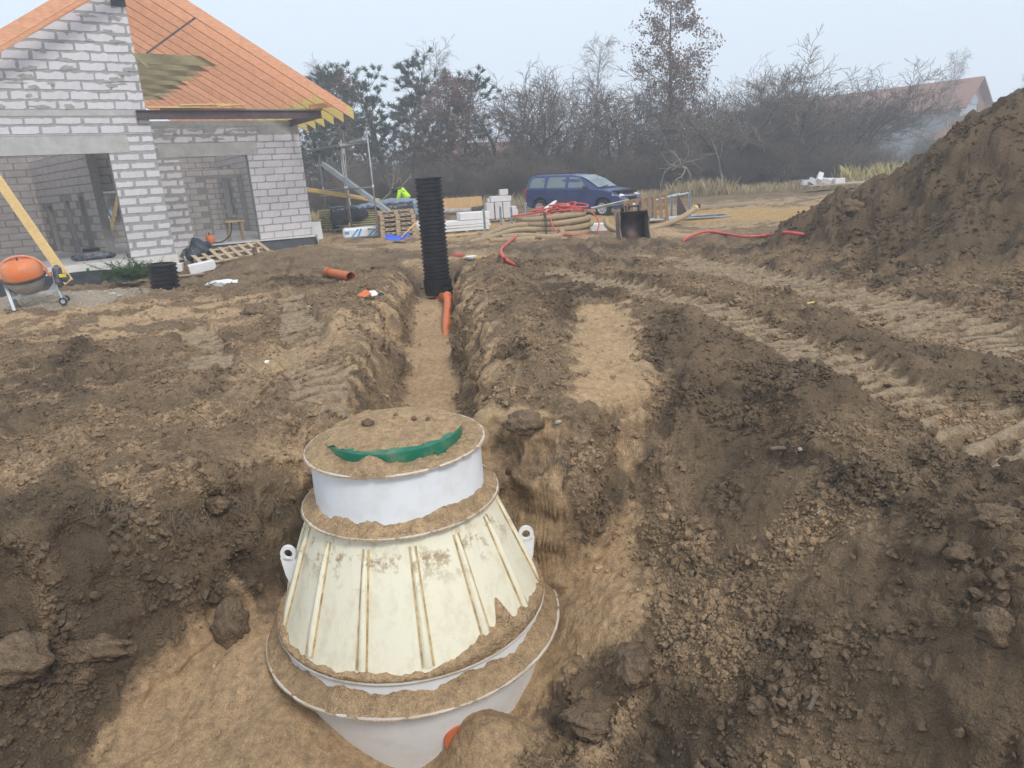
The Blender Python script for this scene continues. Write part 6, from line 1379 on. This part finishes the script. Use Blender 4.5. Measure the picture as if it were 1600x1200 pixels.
def veg(kind, var):
    if (kind, var) in VEG: return VEG[kind, var]
    t = Tree(hash((len(kind), var)) * 7 % 9973 + len(kind) * 31 + var * 101); Hh = 10.0; Z = np.zeros(3); up = np.array([0, 0, 1.])
    leaf = None
    if kind == 'bare':
        for i in range(1 + var % 3): t.limb(Z + t.r.normal(0, .15, 3) * [1, 1, 0], vn(up + t.r.normal(0, .28 if var % 3 else .1, 3) * [1, 1, 0]), 6.2, .16, 0, spec_bare(Hh))
        mt = ('bark', 'twig')
    elif kind == 'birch': t.limb(Z, up, 10, .13, 0, spec_birch(Hh)); mt = ('birch_bark', 'birch_twig')
    elif kind == 'alder': t.limb(Z, up, 10, .17, 0, spec_alder(Hh)); mt = ('bark', 'twig')
    elif kind == 'pine': t.limb(Z, vn(up + t.r.normal(0, .05, 3)), 9.6, .16, 0, spec_pine(Hh)); mt = ('bark', 'bark')
    elif kind == 'bush':
        for i in range(11):
            a = t.r.rand() * 6.28; t.limb(np.array([math.cos(a), math.sin(a), 0]) * .5 * t.r.rand(), vn(up + np.array([math.cos(a), math.sin(a), 0]) * (.15 + .5 * t.r.rand())), 6.0 * (.7 + .4 * t.r.rand()), .05, 0, spec_bush(Hh))
        t.br += t.trunk[5 * 4:]; t.trunk = t.trunk[:5 * 4]; mt = ('bark', 'twig')
    ms = []
    V, Q = seg_mesh(t.trunk, 7); o = np_mesh('trunk', V, Q, M[mt[0]], True); ms.append(o.data); bpy.data.objects.remove(o)
    V, Q = seg_mesh(t.br, 3); o = np_mesh('crown', V, Q, M[mt[1]], False); ms.append(o.data); bpy.data.objects.remove(o)
    if kind in ('alder', 'pine'):
        LV = []; r = t.r
        if kind == 'alder':
            for p, d in t.tips:
                for i in range(8):
                    c = p + r.normal(0, .13, 3); u = vn(r.normal(0, 1, 3)); v = vn(np.cross(u, r.normal(0, 1, 3))); s = .035 + .05 * r.rand(); LV.append([c - u * s, c + v * s * .7, c + u * s, c - v * s * .7])
        else:
            for p, d in t.tips:
                for i in range(46):
                    u = vn(d * .9 + r.normal(0, .62, 3) + up * .25); b = p - d * .22 * r.rand() + r.normal(0, .03, 3); v = vn(np.cross(u, r.normal(0, 1, 3))) * .022; L = .18 + .16 * r.rand(); LV.append([b - v, b + v, b + u * L + v * .4, b + u * L - v * .4])
        LV = np.array(LV); V = LV.reshape(-1, 3); Q = np.arange(len(V)).reshape(-1, 4); o = np_mesh('foliage', V, Q, M['brown_leaf' if kind == 'alder' else 'needles'], False); ms.append(o.data); bpy.data.objects.remove(o)
    VEG[kind, var] = ms; return ms
def plant(kind, var, px, Y, H, name, label, cat, group=None, rz=None, wide=1.0, lean=0):
    """stand a tree of height H where the photo shows it"""
    p = Vector(atY(px, 300, Y)); z = gz(p.x, p.y) if Y < 90 else 0; ms = veg(kind, var); h0 = max(v.co.z for v in ms[1].vertices) if ('h', kind, var) not in VEG else VEG['h', kind, var]; VEG['h', kind, var] = h0
    t = empty(name, (p.x, p.y, z - .08), rz if rz is not None else rnd.uniform(0, 6.28), label, cat, group); s = H / h0; t.scale = (s * wide, s * wide, s); t.rotation_euler[0] = lean
    for nm, me in zip(('trunk', 'crown', 'foliage'), ms):
        o = bpy.data.objects.new(nm, me); COL.objects.link(o); o.parent = t
    return t
TL = [('alder', 0, 1045, 47, 12.9, 'alder_tree', 'tall alder with withered red-brown leaves standing above the bushes', .92),
      ('birch', 0, 692, 50, 11.0, 'birch_tree', 'tall bare birch rising among the dark pines', 1.0), ('birch', 1, 928, 55, 11.4, 'birch_tree', 'pale bare birch behind the thicket right of the gap', 1.15),
      ('birch', 2, 1466, 66, 10.2, 'birch_tree', 'slim pale birch in front of the distant red-roofed house', .75), ('birch', 1, 505, 52, 10.8, 'birch_tree', 'thin bare birch showing just above the roof end', 1.0), ('birch', 0, 545, 41, 5.2, 'birch_tree', 'small white-stemmed birch behind the scaffold', 1.1),
      ('pine', 0, 560, 50, 9.6, 'pine_tree', 'dark pine just right of the house roof', 1.25), ('pine', 1, 605, 54, 10.2, 'pine_tree', 'pale grey-green pine second from the house', 1.3), ('pine', 2, 645, 52, 10.0, 'pine_tree', 'bushy pine left of the tall birch', 1.3), ('pine', 0, 722, 51, 8.8, 'pine_tree', 'dark pine right of the tall birch', 1.25), ('pine', 1, 815, 56, 6.0, 'pine_tree', 'low pine half hidden in the bare trees left of the car', 1.3), ('pine', 2, 520, 47, 8.2, 'pine_tree', 'pine partly behind the rafter tails', 1.2), ('pine', 1, 672, 58, 8.4, 'pine_tree', 'pine standing back between the tall birch and its neighbours', 1.4), ('pine', 2, 592, 62, 7.6, 'pine_tree', 'distant low pine showing between the pale pine and its neighbour', 1.5),
      ('alder', 1, 700, 47, 8.2, 'alder_tree', 'lower alder with brown leaves at the foot of the tall birch', 1.2), ('alder', 1, 535, 50, 9.0, 'alder_tree', 'brown-leaved alder beside the roof end', 1.1),
      ('bare', 0, 785, 50, 9.2, 'bare_tree', 'bare spreading tree right of the sky gap', 1.2), ('bare', 1, 838, 51, 9.4, 'bare_tree', 'bare forked tree above the blue car rear', 1.15), ('bare', 2, 880, 49, 8.6, 'bare_tree', 'bare many-stemmed tree above the blue car roof', 1.2), ('bare', 1, 965, 50, 8.0, 'bare_tree', 'bare tree just left of the tall alder', 1.2),
      ('bare', 4, 1135, 47, 9.0, 'bare_tree', 'crooked bare tree right of the tall alder', 1.35), ('bare', 5, 1190, 49, 8.4, 'bare_tree', 'bare tree second right of the tall alder', 1.3), ('bare', 2, 1245, 50, 7.6, 'bare_tree', 'bare rounded tree in the middle of the right thicket', 1.3), ('bare', 4, 1300, 50, 7.9, 'bare_tree', 'dense bare tree left of the distant house', 1.3), ('bare', 1, 1352, 52, 6.3, 'bare_tree', 'bare tree before the left end of the distant roof', 1.3), ('bare', 2, 1095, 52, 7.2, 'bare_tree', 'bare tree tucked close behind the tall alder', 1.2),
      ('bare', 1, 1165, 51, 8.2, 'bare_tree', 'upright bare tree between the two crooked bare trees', 1.1), ('bare', 0, 1220, 47, 7.4, 'bare_tree', 'single-stemmed bare tree in the right thicket', 1.3), ('bare', 2, 1275, 46, 7.0, 'bare_tree', 'low many-stemmed bare tree behind the dry grass', 1.3), ('bare', 0, 1328, 48, 6.6, 'bare_tree', 'bare tree near the heap side of the thicket', 1.2), ('bare', 0, 1010, 53, 7.6, 'bare_tree', 'bare tree left behind the tall alder', 1.2), ('bare', 5, 1440, 58, 3.8, 'bare_tree', 'thin bare tree near the slim birch', 1.3), ('bare', 0, 622, 47, 5.6, 'bare_tree', 'low bare tree beneath the pines', 1.3), ('birch', 2, 1580, 80, 9.5, 'birch_tree', 'faint distant birch above the soil heap', .8)]
for k, v, px, Y, H_, nm, lb, wd in TL: plant(k, v, px, Y, H_, nm, lb, {'alder_tree': 'alder', 'birch_tree': 'birch', 'pine_tree': 'pine', 'bare_tree': 'tree'}[nm], wide=wd)
rb = random.Random(21)
px = 60
while px < 1500:
    for (Y0, h0) in ((44.5, 3.1), (48.5, 4.2), (56, 4.9)):
        if 1390 < px and Y0 < 46 or px < 440 and Y0 < 50: continue
        if Y0 > 50 and rb.random() < .4: continue
        dip = .72 if 735 < px < 765 else (.55 if px > 1330 else 1.0)
        plant('bush', rb.randrange(4), px + rb.uniform(-12, 12), Y0 + rb.uniform(-1.2, 1.2), h0 * rb.uniform(.75, 1.2) * dip, 'bare_bush', 'leafless grey-brown bush in the dense thicket behind the site', 'bush', 'bushes of the thicket', wide=rb.uniform(.95, 1.25))
    px += 27
def grasses():
    r = np.random.RandomState(8)
    def patch(n, x0, x1, y0, y1, h, w, m, name, label):
        X = r.uniform(x0, x1, n); Y = r.uniform(y0, y1, n); dens = fbm(X * .5, Y * .5, 400, 3); k = dens > r.uniform(-.9, .5, n); X = X[k]; Y = Y[k]; n = len(X)
        Z = H(X, Y, False); hh = h * r.uniform(.4, 1.25, n); lx = r.normal(0, .25, n) * hh; ly = r.normal(0, .25, n) * hh; ww = w * r.uniform(.6, 1.3, n); a = r.uniform(0, 3.14, n); dx = np.cos(a) * ww; dy = np.sin(a) * ww
        V = np.stack([np.stack([X - dx, Y - dy, Z], 1), np.stack([X + dx, Y + dy, Z], 1), np.stack([X + lx * .4 + dx * .6, Y + ly * .4 + dy * .6, Z + hh * .6], 1), np.stack([X + lx, Y + ly, Z + hh], 1)], 1).reshape(-1, 3)
        o = np_mesh(name, V, np.arange(len(V)).reshape(-1, 4), m, False); tag(o, label, kind='stuff')
    patch(26000, -18, 30, 37.5, 45, .42, .012, M['straw'], 'dry_grass', 'pale dry grass along the foot of the thicket')
    patch(1500, 20, 26, 40, 43, 1.0, .014, M['reed'], 'dry_reeds', 'taller yellow dry reeds in the grass near the heap')
    patch(900, 9.0, 12.5, 38, 40, .8, .012, M['straw'], 'dry_stalks', 'tall dry stalks behind the tubes')
    patch(2600, -7, 5, 38.5, 44, .7, .012, M['straw'], 'dry_grass', 'dry grass behind the white block pile')
grasses()
def fallen(px, Y, L, rz, tilt, label):
    p = Vector(atY(px, 300, Y)); t = Tree(77 + int(px)); t.limb(np.zeros(3), np.array([1., 0, .2]), L, .10, 0, [dict(k=7, wig=.22, up=-.0, taper=.3), dict(n=6, lo=.3, ang=50, len=.4, k=4, wig=.2, up=.05, rr=.6, rmin=.015), dict(n=4, lo=.2, ang=45, len=.5, k=3, wig=.2, up=0, rmin=.012)])
    V, Q = seg_mesh(t.trunk + t.br, 5); o = np_mesh('fallen_branch', V, Q, M['grey_branch'], True); o.location = (p.x, p.y, gz(p.x, p.y) + .3); o.rotation_euler = (0, tilt, rz); tag(o, label, 'branch')
M['grey_branch'] = mat('bleached_branch', (.33, .28, .23), .9, .2, 5)
fallen(1085, 42.5, 3.6, 3.3, -.75, 'bleached broken branch hanging out of the thicket right of the car'); fallen(1125, 43, 4.0, .9, -.9, 'leaning grey limb at the foot of the crooked bare tree'); fallen(580, 42, 3.2, .4, -.7, 'bent grey branch behind the scaffold')

# ------------------------------------------------------------------ distant houses in the mist
M['render_wall'] = mat('pale_render', (.45, .46, .48), .9, .05, 2); M['red_roof'] = mat('red_tiles', (.30, .15, .115), .85, .15, 3); M['brown_wood'] = mat('brown_cladding', (.28, .15, .09), .85, .15, 4)
def far_house(loc, rz, L, Wd, he, hr, label, over=.7):
    t = empty('distant_house', loc, rz, label, 'house')
    w = MB(); w.bb((-L / 2, -Wd / 2, 0), (L / 2, Wd / 2, he)); w.build('wall', M['render_wall'], t)
    g = MB(); g.prism([(-Wd / 2, he + .002), (Wd / 2, he + .002), (0, hr - .15)], L / 2 - .25, L / 2 - .02, 'yz'); g.build('gable', M['brown_wood'], t); g = MB(); g.prism([(-Wd / 2, he + .002), (Wd / 2, he + .002), (0, hr - .15)], -L / 2 + .02, -L / 2 + .25, 'yz'); g.build('gable', M['render_wall'], t)
    sl = (hr - he) / (Wd / 2)
    for s in (-1, 1):
        P = [(0, hr), (s * (Wd / 2 + over), he - over * sl), (s * (Wd / 2 + over), he - over * sl - .18), (0, hr - .18)]
        r = MB(); r.prism(P if s > 0 else P[::-1], -L / 2 - over, L / 2 + over, 'yz'); r.build('roof', M['red_roof'], t)
    MB().bb((L / 2 + .005, -1.6, he - .1), (L / 2 + .06, .9, he + .9)).build('balcony_door', M['car_glass'], t); MB().bb((L / 2 + .005, .9, he - 2.4), (L / 2 + .08, Wd / 2 - .3, he + .4)).build('cladding_panel', M['brown_wood'], t)
    b = MB().bb((L / 2 + .1, -2.2, he - 1.2), (L / 2 + 1.0, 1.6, he - 1.05)); bo = b.build('balcony', M['render_wall'], t)
    for i in range(6): MB().bb((L / 2 + .95, -2.1 + i * .72, he - 1.05), (L / 2 + 1.0, -2.05 + i * .72, he - .1)).build('rail_post', M['brown_wood'], bo)
    for x in (-4, -1, 3): MB().bb((x, -Wd / 2 - .03, he - 2.2), (x + 1.1, -Wd / 2 - .005, he - .9)).build('window', M['car_glass'], t)
    return t
q_ = atY(1535, 119, 80); far_house((q_[0] - .64 * 8.2, q_[1] + .77 * 8.2, q_[2] - 11.0), math.radians(-50), 15.5, 8.0, 8.3, 11.0, 'big pale house with a long red roof in the mist beyond the heap')
p = atY(1500, 235, 74); far_house((p[0] + .5, p[1], -.6), math.radians(70), 6, 5.2, 3.7, 5.6, 'low pale annexe with a red roof edge in front of the big misty house', .5)
p = atY(752, 280, 84); far_house((p[0], p[1], -.5), math.radians(30), 9, 7, 3.4, 6.3, 'small misty house roof showing in the gap between the trees')

# ------------------------------------------------------------------ mist
hz = MB(); hz.bb((-97, -8, -4.2), (97, 101, 16.5)); hm = bpy.data.materials.new('mist'); hm.use_nodes = True; t_ = hm.node_tree; t_.nodes.clear()
o_ = N(t_, "ShaderNodeOutputMaterial"); v_ = N(t_, "ShaderNodeVolumePrincipled"); v_.inputs['Color'].default_value = (.93, .96, 1, 1); v_.inputs['Density'].default_value = .0050; v_.inputs['Anisotropy'].default_value = .25
t_.links.new(v_.outputs[0], o_.inputs['Volume']); hm.cycles.homogeneous_volume = True if hasattr(hm.cycles, 'homogeneous_volume') else None
ho = hz.build('haze', hm); tag(ho, kind='stuff')
